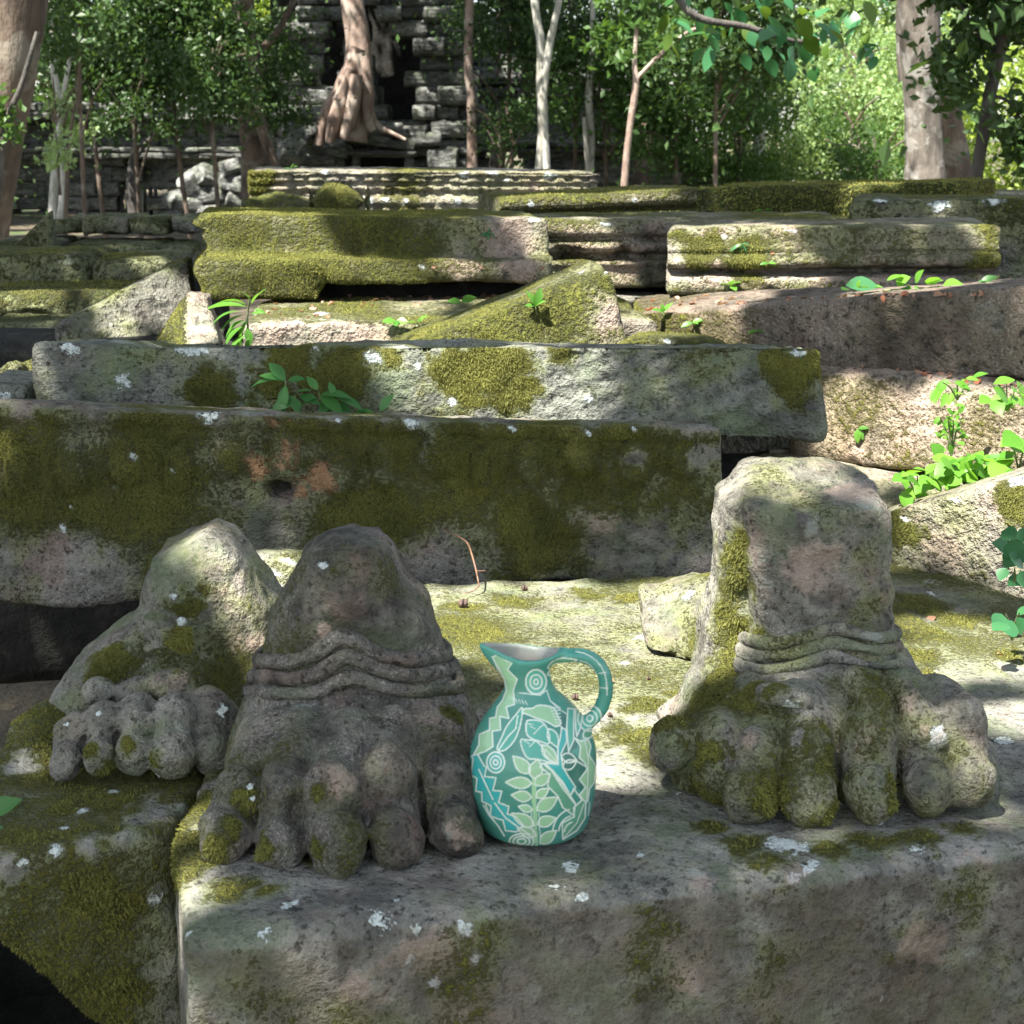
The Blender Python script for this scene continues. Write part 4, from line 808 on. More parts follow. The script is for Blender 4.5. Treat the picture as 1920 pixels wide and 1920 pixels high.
hd = smax(hd, -(body + .002), .001)
f = smin(f, hd, .0045); f = f + (fbm(G[::1], 60, 1, 5) - .5) * .0006
f[:, :, 0] = 1
V, F = surface_nets(f, lo, h); del G, f, body, hd, outer, inner, dx, dyv, q, rim
me = mesh_from('jug_body', V, F); N = vnormals(me)
# ---- painted and incised design, laid out on the front and mirrored to the back
x, y, dep = proj(V); X = (x - 840) * 4.1743; Yp = (y - 1160) * 4.1743
view = np.array(CAM) - V; front = (N * view).sum(1) > 0
bk = ~front
P2 = np.stack([X, Yp], 1).astype(np.float32)
innerm = ((V[:, 2] > zb + .004) & (np.sqrt(((V[:, 0] - np.interp(V[:, 2], zs[o], ((xl + xr) / 2)[o])) / np.interp(V[:, 2], zs[o], ((xr - xl) / 2)[o])) ** 2 + ((V[:, 1] - Yc) / np.interp(V[:, 2], zs[o], ayv[o])) ** 2) < .93)) & (V[:, 2] > jz(1700))
ctr = np.array([np.interp(V[:, 2], zs[o], ((xl + xr) / 2)[o]), np.full(len(V), Yc)]).T
rd = V[:, :2] - ctr; innerm = ((N[:, :2] * rd).sum(1) < -.15 * np.linalg.norm(rd, axis=1)) & (V[:, 0] < jx(860)) & (np.linalg.norm(rd, axis=1) < .05) & (V[:, 2] > zb + .005) & (Yp < 1640) | ((V[:, 0] < jx(800)) & (V[:, 2] < zb + .012) & (N[:, 2] > .6))
linem = np.full(len(V), 1e3, dtype=np.float32); colr = np.zeros((len(V), 3), dtype=np.float32)
TEAL = (.065, .27, .21); DEEP = (.05, .17, .135); LG = (.30, .52, .30); MG = (.12, .33, .21); BR = (.045, .38, .36); LINE = (.68, .76, .66); SEA = (.09, .38, .29)
colr[:] = TEAL
colr += (np.stack([fbm(V, 45, 3, 3)] * 3, 1) - .5) * np.array([.03, .12, .10])
def seg(pts, wdt=5.6):
    pts = [np.array(p, dtype=np.float32) for p in pts]
    for a, b in zip(pts[:-1], pts[1:]):
        ab = b - a; t = np.clip(((P2 - a) @ ab) / (ab @ ab + 1e-6), 0, 1); d_ = np.sqrt((((P2 - a) - t[:, None] * ab) ** 2).sum(1)) - wdt
        np.minimum(linem, d_, out=linem)
def inside(pts):
    r = np.zeros(len(P2), bool); n = len(pts)
    for i in range(n):
        x1, y1 = pts[i]; x2, y2 = pts[(i + 1) % n]
        c_ = ((y1 > P2[:, 1]) != (y2 > P2[:, 1])) & (P2[:, 0] < (x2 - x1) * (P2[:, 1] - y1) / (y2 - y1 + 1e-9) + x1); r ^= c_
    return r
def smooth(pts, n=2, closed=True):
    pts = [tuple(p) for p in pts]
    for _ in range(n):
        o2 = []
        m_ = len(pts); rng = range(m_) if closed else range(m_ - 1)
        if not closed: o2.append(pts[0])
        for i in rng:
            a, b = pts[i], pts[(i + 1) % m_]; o2 += [(a[0] * .75 + b[0] * .25, a[1] * .75 + b[1] * .25), (a[0] * .25 + b[0] * .75, a[1] * .25 + b[1] * .75)]
        if not closed: o2.append(pts[-1])
        pts = o2
    return pts
def fill(pts, c, line=True, sm=0):
    if sm: pts = smooth(pts, sm)
    m_ = inside(pts); colr[m_] = np.array(c) * (.9 + .25 * vn(V[m_], 60, 4))[:, None]
    if line: seg(list(pts) + [pts[0]])
def leafp(a, b, wd, c, line=True):
    a, b = np.array(a, float), np.array(b, float); d_ = b - a; n_ = np.array([-d_[1], d_[0]]) * wd; t = np.linspace(0, 1, 8)
    L_ = [a + d_ * s_ + n_ * math.sin(math.pi * s_ ** .8) for s_ in t] + [a + d_ * s_ - n_ * math.sin(math.pi * s_ ** .8) for s_ in t[::-1][1:-1]]
    fill([tuple(p) for p in L_], c, line)
def circ(cx_, cy_, r, ry=None, rings=(1,), c=None):
    t = np.linspace(0, 2 * math.pi, 22)
    if c: fill([(cx_ + r * math.cos(a), cy_ + (ry or r) * math.sin(a)) for a in t[:-1]], c, False)
    for k in rings: seg([(cx_ + r * k * math.cos(a), cy_ + (ry or r) * k * math.sin(a)) for a in t], 6.5)
# zigzag serpent of pale green down the left
L1 = [(345, 300), (400, 395), (440, 480), (455, 560), (425, 640), (385, 690), (372, 770), (325, 780), (325, 870), (245, 905), (240, 990), (200, 1060)]
R1 = [(440, 270), (500, 345), (465, 400), (540, 475), (510, 560), (520, 670), (455, 690), (475, 780), (405, 765), (410, 870), (345, 880), (350, 1000), (290, 1040), (215, 1065)]
fill(L1 + R1[::-1], LG)
# turquoise zigzag snake lower left
L2 = [(180, 1075), (195, 1100), (178, 1225), (225, 1250), (215, 1350), (262, 1360), (265, 1430), (335, 1465), (330, 1545), (430, 1580), (450, 1660), (535, 1670)]
R2 = [(230, 1060), (280, 1150), (300, 1165), (285, 1235), (375, 1245), (350, 1345), (420, 1350), (395, 1440), (475, 1470), (465, 1530), (530, 1550), (590, 1620)]
fill(L2 + R2[::-1], BR); seg([(240, 1180), (300, 1310), (350, 1415)]); seg([(365, 1445), (450, 1560), (560, 1640), (640, 1690)])
# pod
fill(smooth([(585, 680), (540, 740), (455, 840), (420, 930), (370, 1030), (440, 1040), (520, 960), (560, 860), (580, 760)], 2), SEA)
seg([(545, 760), (530, 860), (470, 920), (400, 1020)])
# bird / fish shapes at the centre
fill(smooth([(570, 735), (600, 700), (660, 705), (700, 675), (780, 680), (840, 700), (860, 760), (890, 820), (850, 850), (800, 820), (740, 790), (690, 780), (650, 760), (610, 745)], 1), LG)
for k in range(7): seg([(800 + 8 * k, 700 + 22 * k), (870 + 4 * k, 690 + 26 * k)], 3.5)
fill(smooth([(610, 800), (650, 790), (740, 800), (790, 880), (800, 990), (720, 960), (650, 940), (610, 900)], 1), SEA); seg([(670, 905), (720, 850), (750, 830)], 4); seg([(640, 840), (680, 860)], 3); seg([(620, 820), (670, 830)], 3)
fill(smooth([(565, 940), (610, 950), (690, 950), (745, 1010), (770, 1090), (860, 1140), (700, 1100), (620, 1100), (575, 1010)], 1), SEA); seg([(640, 1000), (680, 960)], 4); seg([(600, 960), (640, 980)], 3)
# dark background right of centre
fill([(870, 760), (900, 720), (940, 740), (930, 860), (1050, 870), (1010, 1010), (960, 1040), (1040, 1100), (1080, 1160), (1050, 1350), (1000, 1320), (900, 1150), (880, 900)], DEEP, False)
leafp((790, 860), (860, 1010), .24, SEA); leafp((735, 990), (865, 1135), .22, LG); seg([(760, 1020), (850, 1120)], 3.5)
fill([(890, 850), (925, 870), (930, 960), (885, 1060), (900, 1160), (940, 1230), (1000, 1320), (960, 1385), (900, 1280), (820, 1190), (760, 1130), (865, 1140), (860, 1010), (880, 930)], BR)
fill([(940, 700), (990, 705), (985, 800), (985, 950), (945, 1040), (930, 850)], SEA); fill([(1000, 705), (1060, 700), (1040, 850), (1010, 920), (1000, 850)], SEA)
leafp((890, 1075), (1010, 1110), .3, DEEP); leafp((900, 1170), (1010, 1110), .3, DEEP); seg([(1000, 1110), (1085, 1160)])
fill([(740, 1130), (820, 1200), (900, 1300), (960, 1390), (1000, 1450), (985, 1540), (900, 1480), (860, 1390), (780, 1310), (800, 1220), (720, 1160)], MG); seg([(810, 1190), (900, 1330), (1000, 1455)]); seg([(960, 1385), (985, 1330), (1050, 1420)])
# right-hand pale serpent
fill([(990, 930), (1040, 960), (1060, 950), (1100, 945), (1120, 1000), (1105, 1070), (1160, 1150), (1150, 1280), (1110, 1330), (1095, 1430), (1080, 1440), (1030, 1380), (1080, 1320), (1030, 1260), (1090, 1180), (1075, 1130), (1030, 1090), (1040, 1000)], LG)
seg([(1075, 960), (1100, 1100), (1095, 1300), (1085, 1420)], 4)
fill([(1080, 1430), (1075, 1560), (1010, 1660), (900, 1730), (895, 1600), (990, 1550), (985, 1480), (1050, 1420)], MG); seg([(1065, 1450), (1010, 1600), (905, 1720)], 4); seg([(1110, 1440), (1100, 1540)], 3.5)
leafp((1060, 930), (1150, 860), .3, MG)
# plant at the centre
fill([(655, 1250), (690, 1250), (695, 1500), (705, 1780), (680, 1780), (660, 1500)], LG, False)
for a, b, w_ in (((640, 1210), (508, 1075), .26), ((670, 1250), (705, 1100), .36), ((655, 1290), (450, 1280), .22), ((680, 1300), (800, 1215), .3), ((655, 1400), (495, 1380), .26), ((690, 1400), (790, 1330), .28), ((660, 1500), (550, 1470), .26), ((695, 1500), (860, 1400), .26),
                ((675, 1620), (495, 1525), .22), ((700, 1610), (845, 1560), .28), ((690, 1700), (540, 1640), .24), ((720, 1760), (850, 1660), .26)): leafp(a, b, w_, LG)
fill([(660, 1255), (685, 1255), (692, 1500), (706, 1780), (682, 1780), (664, 1500)], LG, False)
seg([(650, 1520), (665, 1700)], 3.5); seg([(712, 1520), (722, 1720)], 3.5)
# targets and arcs
circ(690, 495, 82, 95, (1, .58, .22), SEA); circ(372, 1125, 70, 82, (1, .62, .25), BR); circ(1110, 780, 92, 100, (1, .62, .25), SEA)
circ(575, 1745, 96, 60, (1, .68, .35), MG); circ(300, 1640, 150, 110, (1, .8)) if False else None
for r in (1, .72, .45): seg([(985 - 165 * r * math.cos(a), 1660 - 190 * r * math.sin(a) + 20) for a in np.linspace(.15, 1.35, 9)], 6)
for r in (1, 1.3): seg([(215 + 60 * r, 1440 + 20 / r), (300 + 20 * r, 1540), (380 + 10 * r, 1600 + 20 * r), (440, 1690 + 10 * r)], 5)
leafp((780, 385), (1010, 325), .2, MG); leafp((780, 440), (905, 385), .2, SEA); seg([(775, 560), (800, 640), (860, 700), (930, 745)], 4); seg([(800, 640), (880, 700)], 4); seg([(345, 300), (380, 380), (440, 500)], 4)
seg(smooth([(1030, 330), (1100, 350), (1160, 420), (1180, 520), (1170, 620)], 1, False), 4); seg(smooth([(1000, 255), (1090, 275), (1190, 350), (1240, 460), (1245, 600)], 1, False), 4); seg([(1180, 430), (1240, 420)], 3.5); seg([(1185, 540), (1250, 545)], 3.5)
leafp((430, 300), (560, 330), .2, SEA); seg([(600, 330), (820, 330)], 4); seg([(560, 580), (720, 600), (770, 560)], 4)
for k in range(5): seg([(500 + 26 * k, 620 + 6 * k), (515 + 26 * k, 650 + 6 * k)], 3)
# the back: same glaze, mirrored zigzags
line = ss(2.2, -2.0, linem); line[innerm] = 0
colr = colr * (1 - line[:, None]) + np.array(LINE) * line[:, None]
rimc = (V[:, 2] > np.interp(V[:, 0], rx, rz) - .0035) & (V[:, 0] < jx(960)) & ~innerm
colr[rimc] = np.array(TEAL) * 1.2
colr[innerm] = (.30, .30, .27)
V = V - N * (line * .00035)[:, None]
b_ = np.array([jx(657), Yc, zb]); me.vertices.foreach_set('co', (V - b_).astype(np.float32).ravel()); me.update()
at_ = me.attributes.new('paint', 'FLOAT_COLOR', 'POINT'); at_.data.foreach_set('color', np.column_stack([np.clip(colr, 0, 1), np.ones(len(V))]).astype(np.float32).ravel())
setattr_f(me, 'line', line)
N_ = NT('glazed_ceramic'); pc = N_.attr('paint', True); tcj = N_.n('ShaderNodeTexCoord').outputs['Object']
p = N_.n('ShaderNodeBsdfPrincipled'); N_.put(p, 'Base Color', N_.mix(N_.math('MULTIPLY', N_.step(N_.noise(tcj, 90, 4), .4, .7), .18), pc, (.20, .36, .26)))
N_.put(p, 'Roughness', N_.math('ADD', .16, N_.math('MULTIPLY', N_.noise(tcj, 60, 3), .16))); N_.put(p, 'Specular IOR Level', .45)
N_.put(p, 'Normal', N_.bump(N_.noise(tcj, 220, 3), .0006, .4)); N_.l(p.outputs[0], N_.out.inputs[0]); M['glaze'] = N_.m
# split off the handle as a part of its own
jug = empty('ceramic_jug', tuple(b_), 'green turquoise glazed jug with white incised leaves and zigzags on the front plinth', 'jug')
Fc = V[F].mean(1); hm = (Fc[:, 0] > jx(905)) & (Fc[:, 2] > jz(760)) & ~((Fc[:, 0] < jx(1085)) & (Fc[:, 2] < jz(700)))
def sub(mesh_name, mask):
    Fq = F[mask]; u, inv = np.unique(Fq, return_inverse=True); m2 = mesh_from(mesh_name, V[u] - b_, inv.reshape(-1, 4))
    a2 = m2.attributes.new('paint', 'FLOAT_COLOR', 'POINT'); a2.data.foreach_set('color', np.column_stack([np.clip(colr[u], 0, 1), np.ones(len(u))]).astype(np.float32).ravel())
    m2.normals_split_custom_set_from_vertices(N[u].tolist())
    return link(mesh_name, m2, M['glaze'], jug)
sub('jug_body', ~hm); sub('handle', hm)
bpy.data.meshes.remove(me)
# ------------------------------------------------------------------ ground
def sheet(name, x0, x1, y0, y1, z, n, mat, amp):
    xs = np.linspace(x0, x1, n); ys = np.linspace(y0, y1, n); X_, Y_ = np.meshgrid(xs, ys, indexing='ij')
    V = np.stack([X_.ravel(), Y_.ravel(), np.full(n * n, z)], 1); V[:, 2] += (fbm(V, .25, 4, 3) - .5) * amp
    i = np.arange(n - 1)[:, None] * n + np.arange(n - 1)[None]; i = i.ravel(); F = np.stack([i, i + n, i + n + 1, i + 1], 1)
    o = link(name, mesh_from(name, V, F), mat); o['kind'] = 'structure'; o['label'] = 'dark leaf-littered forest floor'; return o
N_ = NT('forest_floor'); tcg = N_.n('ShaderNodeTexCoord').outputs['Object']
col = N_.mix(N_.step(N_.noise(tcg, 3, 6, .7), .35, .65), (.045, .035, .022), (.12, .095, .06)); col = N_.mix(N_.step(N_.noise(tcg, 1.2, 4), .5, .62), col, (.05, .08, .02))
p = N_.n('ShaderNodeBsdfPrincipled'); N_.put(p, 'Base Color', col); N_.put(p, 'Roughness', 1.0); N_.put(p, 'Normal', N_.bump(N_.noise(tcg, 14, 5, .7), .05)); N_.l(p.outputs[0], N_.out.inputs[0]); M['floor'] = N_.m
GZ = .3
sheet('ground', -150, 150, -20, 280, GZ, 150, M['floor'], .15)

# ------------------------------------------------------------------ ruins
def rockmesh(i, r=.12):
    rs = np.random.RandomState(i); U, F = loft(1, 1, 1, .24, rnd=.02, endr=.03)
    V = U - .5; F = orient(V, F); me = mesh_from('stone_block', V, F, False); N = vnormals(me)
    V = V + N * ((fbm(V, 2.6, 3, i) - .5) * .10)[:, None] + rs.randn(3) * 0
    for ax in range(3): V[:, ax] *= 1 + .12 * (rs.rand() - .5) + .10 * (rs.rand() - .5) * V[:, (ax + 1) % 3] * 2
    me.vertices.foreach_set('co', V.astype(np.float32).ravel()); me.update()
    for q in ('moss', 'lichen', 'warm'): setattr_f(me, q, np.zeros(len(V)) if q != 'moss' else np.clip(.05 + .35 * N[:, 2] * vn(V, 2, i), 0, 1))
    me.materials.append(M['ruin']); return me
RM = [rockmesh(i) for i in range(8)]
def put_block(root, px, py, wpx, hpx, Y, dep, rs, name='stone_block', tilt=0):
    p = at(px, py, Y); s = mpp(Y)
    o = bpy.data.objects.new(name, RM[rs.randrange(8)]); COL.objects.link(o)
    o.scale = (wpx * s, dep, hpx * s); o.rotation_euler = (rs.uniform(-.03, .03), tilt + rs.uniform(-.035, .035), rs.uniform(-.06, .06))
    o.parent = root; o.location = (p.x - root.location.x, p.y - root.location.y, p.z - root.location.z); return o
def coursed(root, x0, x1, y0, y1, ch, wr, Y, dep, seed, hole=None, jit=.06, edge=0):
    rs = random.Random(seed); y = y1
    while y > y0:
        h_ = ch * rs.uniform(.85, 1.15); x = x0 + rs.uniform(-edge, edge) - rs.uniform(0, wr[0]) * .3
        while x < x1:
            w_ = rs.uniform(*wr); c = (x + w_ / 2, y - h_ / 2)
            if not (hole and hole(*c)): put_block(root, c[0], c[1], w_ - .6, h_ - .5, Y + rs.uniform(-jit, jit), dep, rs)
            x += w_
        y -= h_
def tri_(px, py, pts):
    r = False; n = len(pts)
    for i in range(n):
        x1, y1 = pts[i]; x2, y2 = pts[(i + 1) % n]
        if (y1 > py) != (y2 > py) and px < (x2 - x1) * (py - y1) / (y2 - y1 + 1e-9) + x1: r = not r
    return r
# central collapsed tower
rt = empty('ruined_tower', (at(695, 400, 24).x, 24, GZ), 'ruined temple tower of grey blocks with a jagged dark opening under the strangler tree', 'ruin')
hole1 = [(690, -10), (790, 60), (785, 120), (800, 190), (792, 235), (700, 235), (690, 150), (640, 60), (600, 130), (590, 200), (640, 235), (620, 235), (560, 150), (640, 20)]
def hl(x, y): return tri_(x, y, [(694, 10), (728, 20), (745, 75), (770, 110), (790, 150), (792, 232), (708, 232), (690, 120)]) or tri_(x, y, [(640, 30), (652, 60), (648, 150), (610, 215), (588, 140)]) or (665 < x < 765 and 292 < y < 400) or (x < 560 and y < 170 and (x * 7 + y) % 3 < 1)
coursed(rt, 528, 862, -60, 410, 30, (34, 70), 24.0, .9, 5, hl, .22, 10)
rs = random.Random(77)
U, F = loft(1, 1, 1, .2, rnd=.02, endr=.03); p_ = at(700, 130, 25.6); backdrop = link('shade_backdrop', mesh_from('shade_backdrop', (U - .5) * [3.0, .9, 4.2], F), M['void'], rt); backdrop.location = (p_.x - rt.location.x, p_.y - rt.location.y, p_.z - GZ)                            # near-black backdrop painted as the shade inside the opening
for x, y, w_, h_, t in ((700, 242, 96, 22, .02), (690, 262, 84, 20, .05), (768, 248, 60, 22, 0), (795, 262, 60, 24, -.05), (745, 270, 70, 16, .1), (620, 282, 66, 24, .08), (600, 300, 60, 20, 0), (830, 300, 50, 44, 0), (715, 287, 130, 9, 0)):
    put_block(rt, x, y, w_, h_, 23.45, .7, rs, tilt=t)
for x, y, w_, h_ in ((668, 310, 10, 40), (768, 310, 14, 40), (716, 291, 116, 8)): put_block(rt, x, y, w_, h_, 23.5, .3, rs, 'door_frame')
# left wall with blind windows
rl = empty('ruined_wall', (at(200, 400, 25).x, 25, GZ), 'long ruined gallery wall at the left with a cornice and baluster windows, mottled white', 'ruin')
def hlw(x, y): return (250 < x < 332 and 292 < y < 350) or (222 < x < 304 and 352 < y < 420) or (18 < x < 60 and 372 < y < 420)
coursed(rl, -60, 500, 205, 425, 28, (34, 70), 25.0, .6, 15, hlw, .07)
coursed(rl, -60, 500, 208, 226, 16, (40, 80), 24.6, .8, 16); coursed(rl, -60, 480, 284, 298, 12, (40, 80), 24.65, .7, 17)
rs = random.Random(5)
put_block(rl, 290, 320, 92, 64, 25.25, .3, rs, 'niche_panel')
for x in range(228, 304, 11):
    if not 252 < x < 272: put_block(rl, x, 386, 6, 62, 24.95, .08, rs, 'baluster')
put_block(rl, 262, 386, 20, 66, 24.8, .2, rs, 'pilaster')
# right dark wall with horizontal mouldings
rr = empty('ruined_wall', (at(1030, 400, 26).x, 26, GZ), 'dark ruined gallery wall with horizontal mouldings, right of the tower behind thin pale trees', 'ruin')
coursed(rr, 850, 1235, 40, 420, 24, (34, 70), 26.0, .6, 25, lambda x, y: (y < 120 and x > 1120 - y) or (930 < x < 985 and 265 < y < 420), .06)
for y, d_ in ((150, .8), (172, .7), (262, .9), (275, .8)): coursed(rr, 850, 1225, y, y + 10, 9, (50, 90), 25.75, d_, int(26 + y))
rw = empty('ruined_wall', (at(1280, 400, 27).x, 27, GZ), 'low collapsed wall with a projecting cornice, pale sunlit patches, right of the thin reddish tree', 'ruin')
coursed(rw, 1210, 1360, 300, 420, 26, (36, 64), 27.0, .6, 35, None, .06); coursed(rw, 1205, 1345, 290, 304, 12, (40, 60), 26.7, .8, 36)
rw.rotation_euler = (0, 0, 0)
rw2 = empty('ruined_wall', (at(1500, 400, 30).x, 30, GZ), 'low shaded remnant of wall far behind the green saplings', 'ruin')
coursed(rw2, 1340, 1620, 305, 420, 20, (36, 64), 30.0, .6, 37, lambda x, y: y < 318 and (x * 3) % 5 < 2, .06)
# rubble pile
GR = 'fallen blocks heaped against the ruin'
pile = [(395, 335, 56, 38, .3, 'pale angular fallen block on top of the heap'), (428, 318, 40, 30, -.2, 'fallen block nearest the dark trunk on the heap'), (362, 352, 46, 40, .9, 'steeply tipped fallen block on the heap'), (438, 352, 40, 34, .2, 'fallen block at the right end of the heap'),
        (402, 368, 52, 30, -.15, 'broad fallen block in the middle of the heap'), (352, 380, 50, 26, .1, 'dark flat fallen block low at the left of the heap'), (440, 382, 46, 30, .35, 'lowest right fallen block of the heap'), (395, 394, 50, 26, 0, 'fallen block at the foot of the heap'), (335, 372, 26, 22, .4, 'small fallen block at the far left of the heap'),
        (560, 268, 34, 26, .5, 'fallen block lodged left of the root flare'), (545, 292, 44, 26, .1, 'fallen block below the root flare'), (580, 246, 30, 22, -.4, 'small fallen block beside the strangler roots')]
for x, y, w_, h_, t, lab in pile:
    p = at(x, y, 22.8); o = bpy.data.objects.new('fallen_block', RM[rs.randrange(8)]); COL.objects.link(o); s_ = mpp(22.8)
    o.location = p; o.scale = (w_ * s_, .45, h_ * s_); o.rotation_euler = (rs.uniform(-.5, .5), t, rs.uniform(-.7, .7)); tag(o, lab, 'fallen block', GR)

# ------------------------------------------------------------------ trees
def tube(P, Rr, n=12, rough=.0, seed=0, lobes=0, cap=True):
    P = np.array(P, float); Rr = np.array(Rr, float)
    # catmull resample
    m = len(P); t = np.linspace(0, m - 1, (m - 1) * 6 + 1); Q = np.zeros((len(t), 3)); rr_ = np.interp(t, np.arange(m), Rr)
    for k, tt in enumerate(t):
        i = min(int(tt), m - 2); u = tt - i; p0, p1, p2, p3 = P[max(i - 1, 0)], P[i], P[i + 1], P[min(i + 2, m - 1)]
        Q[k] = .5 * ((2 * p1) + (-p0 + p2) * u + (2 * p0 - 5 * p1 + 4 * p2 - p3) * u * u + (-p0 + 3 * p1 - 3 * p2 + p3) * u ** 3)
    T = np.gradient(Q, axis=0); T /= np.linalg.norm(T, axis=1, keepdims=True) + 1e-9
    ref = np.array([0, 1, 0.]) if abs(T[:, 1]).mean() < .8 else np.array([1., 0, 0]); A = np.cross(T, ref); A /= np.linalg.norm(A, axis=1, keepdims=True) + 1e-9; B = np.cross(T, A)
    a = np.linspace(0, 2 * math.pi, n, endpoint=False); rad_ = rr_[:, None] * (1 + lobes * np.sin(a * 3 + seed)[None])
    V = Q[:, None] + rad_[..., None] * (np.cos(a)[None, :, None] * A[:, None] + np.sin(a)[None, :, None] * B[:, None]); V = V.reshape(-1, 3)
    if rough:
        d = V - np.repeat(Q, n, 0); V = V + d * ((fbm(V, .8 / max(Rr.max(), .01), 3, seed) - .5) * rough)[:, None]
    i = np.arange(len(Q) - 1)[:, None] * n; j = np.arange(n)[None]; j2 = (j + 1) % n
    F = np.stack([i + j, i + j2, i + n + j2, i + n + j], -1).reshape(-1, 4)
    return V, F
def joinVF(L):
    Vs, Fs, o = [], [], 0
    for V, F in L: Vs.append(V); Fs.append(F + o); o += len(V)
    return np.concatenate(Vs), np.concatenate(Fs)
def leafcloud(centers, rads, n, size, seed, flat=.7, droop=.3, hollow=0.):
    rs = np.random.RandomState(seed); c = np.array(centers, float); k = rs.randint(0, len(c), n)
    r = np.array(rads, float)[k]; q = rs.randn(n, 3); q /= np.linalg.norm(q, axis=1, keepdims=True); q *= rs.rand(n, 1) ** .45
    P = c[k] + q * r[:, None] * np.array([1, 1, flat])
    d = rs.randn(n, 3); d[:, 2] -= droop; d /= np.linalg.norm(d, axis=1, keepdims=True)
    s = np.cross(d, rs.randn(n, 3)); s /= np.linalg.norm(s, axis=1, keepdims=True); nn_ = np.cross(d, s)
    out_ = rs.rand(n) < .22; P[out_] += rs.randn(out_.sum(), 3) * r[out_, None] * .8
    L = size * (.5 + .7 * rs.rand(n, 1) ** 1.3); W = s * L * .28
    base = P; tip = P + d * L; mid = P + d * L * .45; f_ = nn_ * L * .08
    V = np.stack([base, mid + W + f_, tip, mid - W + f_], 1).reshape(-1, 3); i = np.arange(n)[:, None] * 4
    F = np.concatenate([i + np.array([0, 1, 2]), i + np.array([0, 2, 3])])
    t = np.clip(.5 + (rs.rand(n) - .5) * .6 + (vn(P, 1.4, seed) - .5) * .6, 0, 1)
    return V, F, np.repeat(t, 4)
def tree(name, label, trunk, radii, mat, crown=None, group=None, branches=(), rough=.25, lobes=.0, n=14, seed=1, roots=()):
    base = np.array(trunk[-1]); o = empty(name, tuple(base), label, 'tree', group)
    V, F = tube(trunk, radii, n, rough, seed, lobes); link('trunk', mesh_from('trunk', V - base, F), M[mat], o)
    for k, (bp, br) in enumerate(branches):
        V, F = tube(bp, br, 8, rough, seed + k + 1); link('branch', mesh_from('branch', V - base, F), M[mat], o)
    for k, (bp, br) in enumerate(roots):
        V, F = tube(bp, br, 10, rough, seed + k + 31); link('root', mesh_from('root', V - base, F), M[mat], o)
    if crown:
        for cm, cen, rds, cnt, sz in crown:
            V, F, t = leafcloud(cen, rds, cnt, sz, seed + cnt % 97); me = mesh_from('crown', V - base, F, False); setattr_f(me, 'tint', t); c_ = link('crown', me, M[cm], o); c_['kind'] = 'stuff'
    return o
def px3(L, Y): return [tuple(at(a, b, (c[0] if c else Y))) for a, b, *c in L]
def clumps(x0, x1, y0, y1, Y0, Y1, n, r, seed):
    rs = random.Random(seed); c = []; rr_ = []
    for _ in range(n):
        Y = rs.uniform(Y0, Y1); p = at(rs.uniform(x0, x1), rs.uniform(y0, y1), Y); c.append(tuple(p)); rr_.append(r * rs.uniform(.6, 1.3))
    return c, rr_
def R_(px, Y): return px * mpp(Y)
def up_crown(x, Y, zlo, zhi, w_, n, r, seed):
    rs = random.Random(seed); return [(x + rs.uniform(-w_, w_), Y + rs.uniform(-w_, w_) * .8, rs.uniform(zlo, zhi)) for _ in range(n)], [r * rs.uniform(.7, 1.3) for _ in range(n)]
GT = 'forest trees around the ruin'
# big leaning trunk, far left
Y = 8.
tr = tree('large_tree', 'thick pale-brown trunk leaning in from the far left edge, nearest tree', px3([(120, -900), (60, -300), (32, 0), (12, 140), (-8, 300), (-22, 420), (-34, 560), (-40, 800)], Y), [R_(r, Y) for r in (46, 50, 53, 50, 42, 38, 40, 52)], 'bark_brown', n=24, rough=.2, seed=3,
     crown=[('crown_dark', *up_crown(at(60, 0, Y).x - .5, Y, 6, 8, 2.2, 22, .8, 3), 9000, .12)])
tr = tree('sapling', 'small leafy shoot sprouting in front of the big leaning trunk at the left edge', px3([(70, 60), (40, 160), (10, 240), (-10, 400)], 7.4), [.01, .012, .015, .02], 'bark_dark', crown=[('crown', *clumps(-20, 30, 170, 260, 7.3, 7.6, 8, .1, 4), 260, .06)])
# dark trunk left of the ruin
Y = 20.
tree('tree', 'dark brown forked trunk rising between the left wall and the tower', px3([(445, -400), (452, -100), (455, 0), (462, 100), (470, 200), (482, 300), (486, 420)], Y), [R_(r, Y) for r in (14, 17, 20, 22, 24, 28, 34)], 'bark_brown', group=GT, seed=5, n=16,
     branches=[(px3([(468, 180), (490, 240), (520, 330), (524, 400)], 19.6), [R_(r, Y) for r in (8, 9, 11, 13)]), (px3([(462, 120), (520, 60), (560, -20)], Y), [R_(r, Y) for r in (8, 6, 5)])],
     crown=[('crown_dark', *up_crown(at(460, 0, Y).x, Y - 1, 5, 8, 2.2, 22, .9, 13), 9000, .14)])
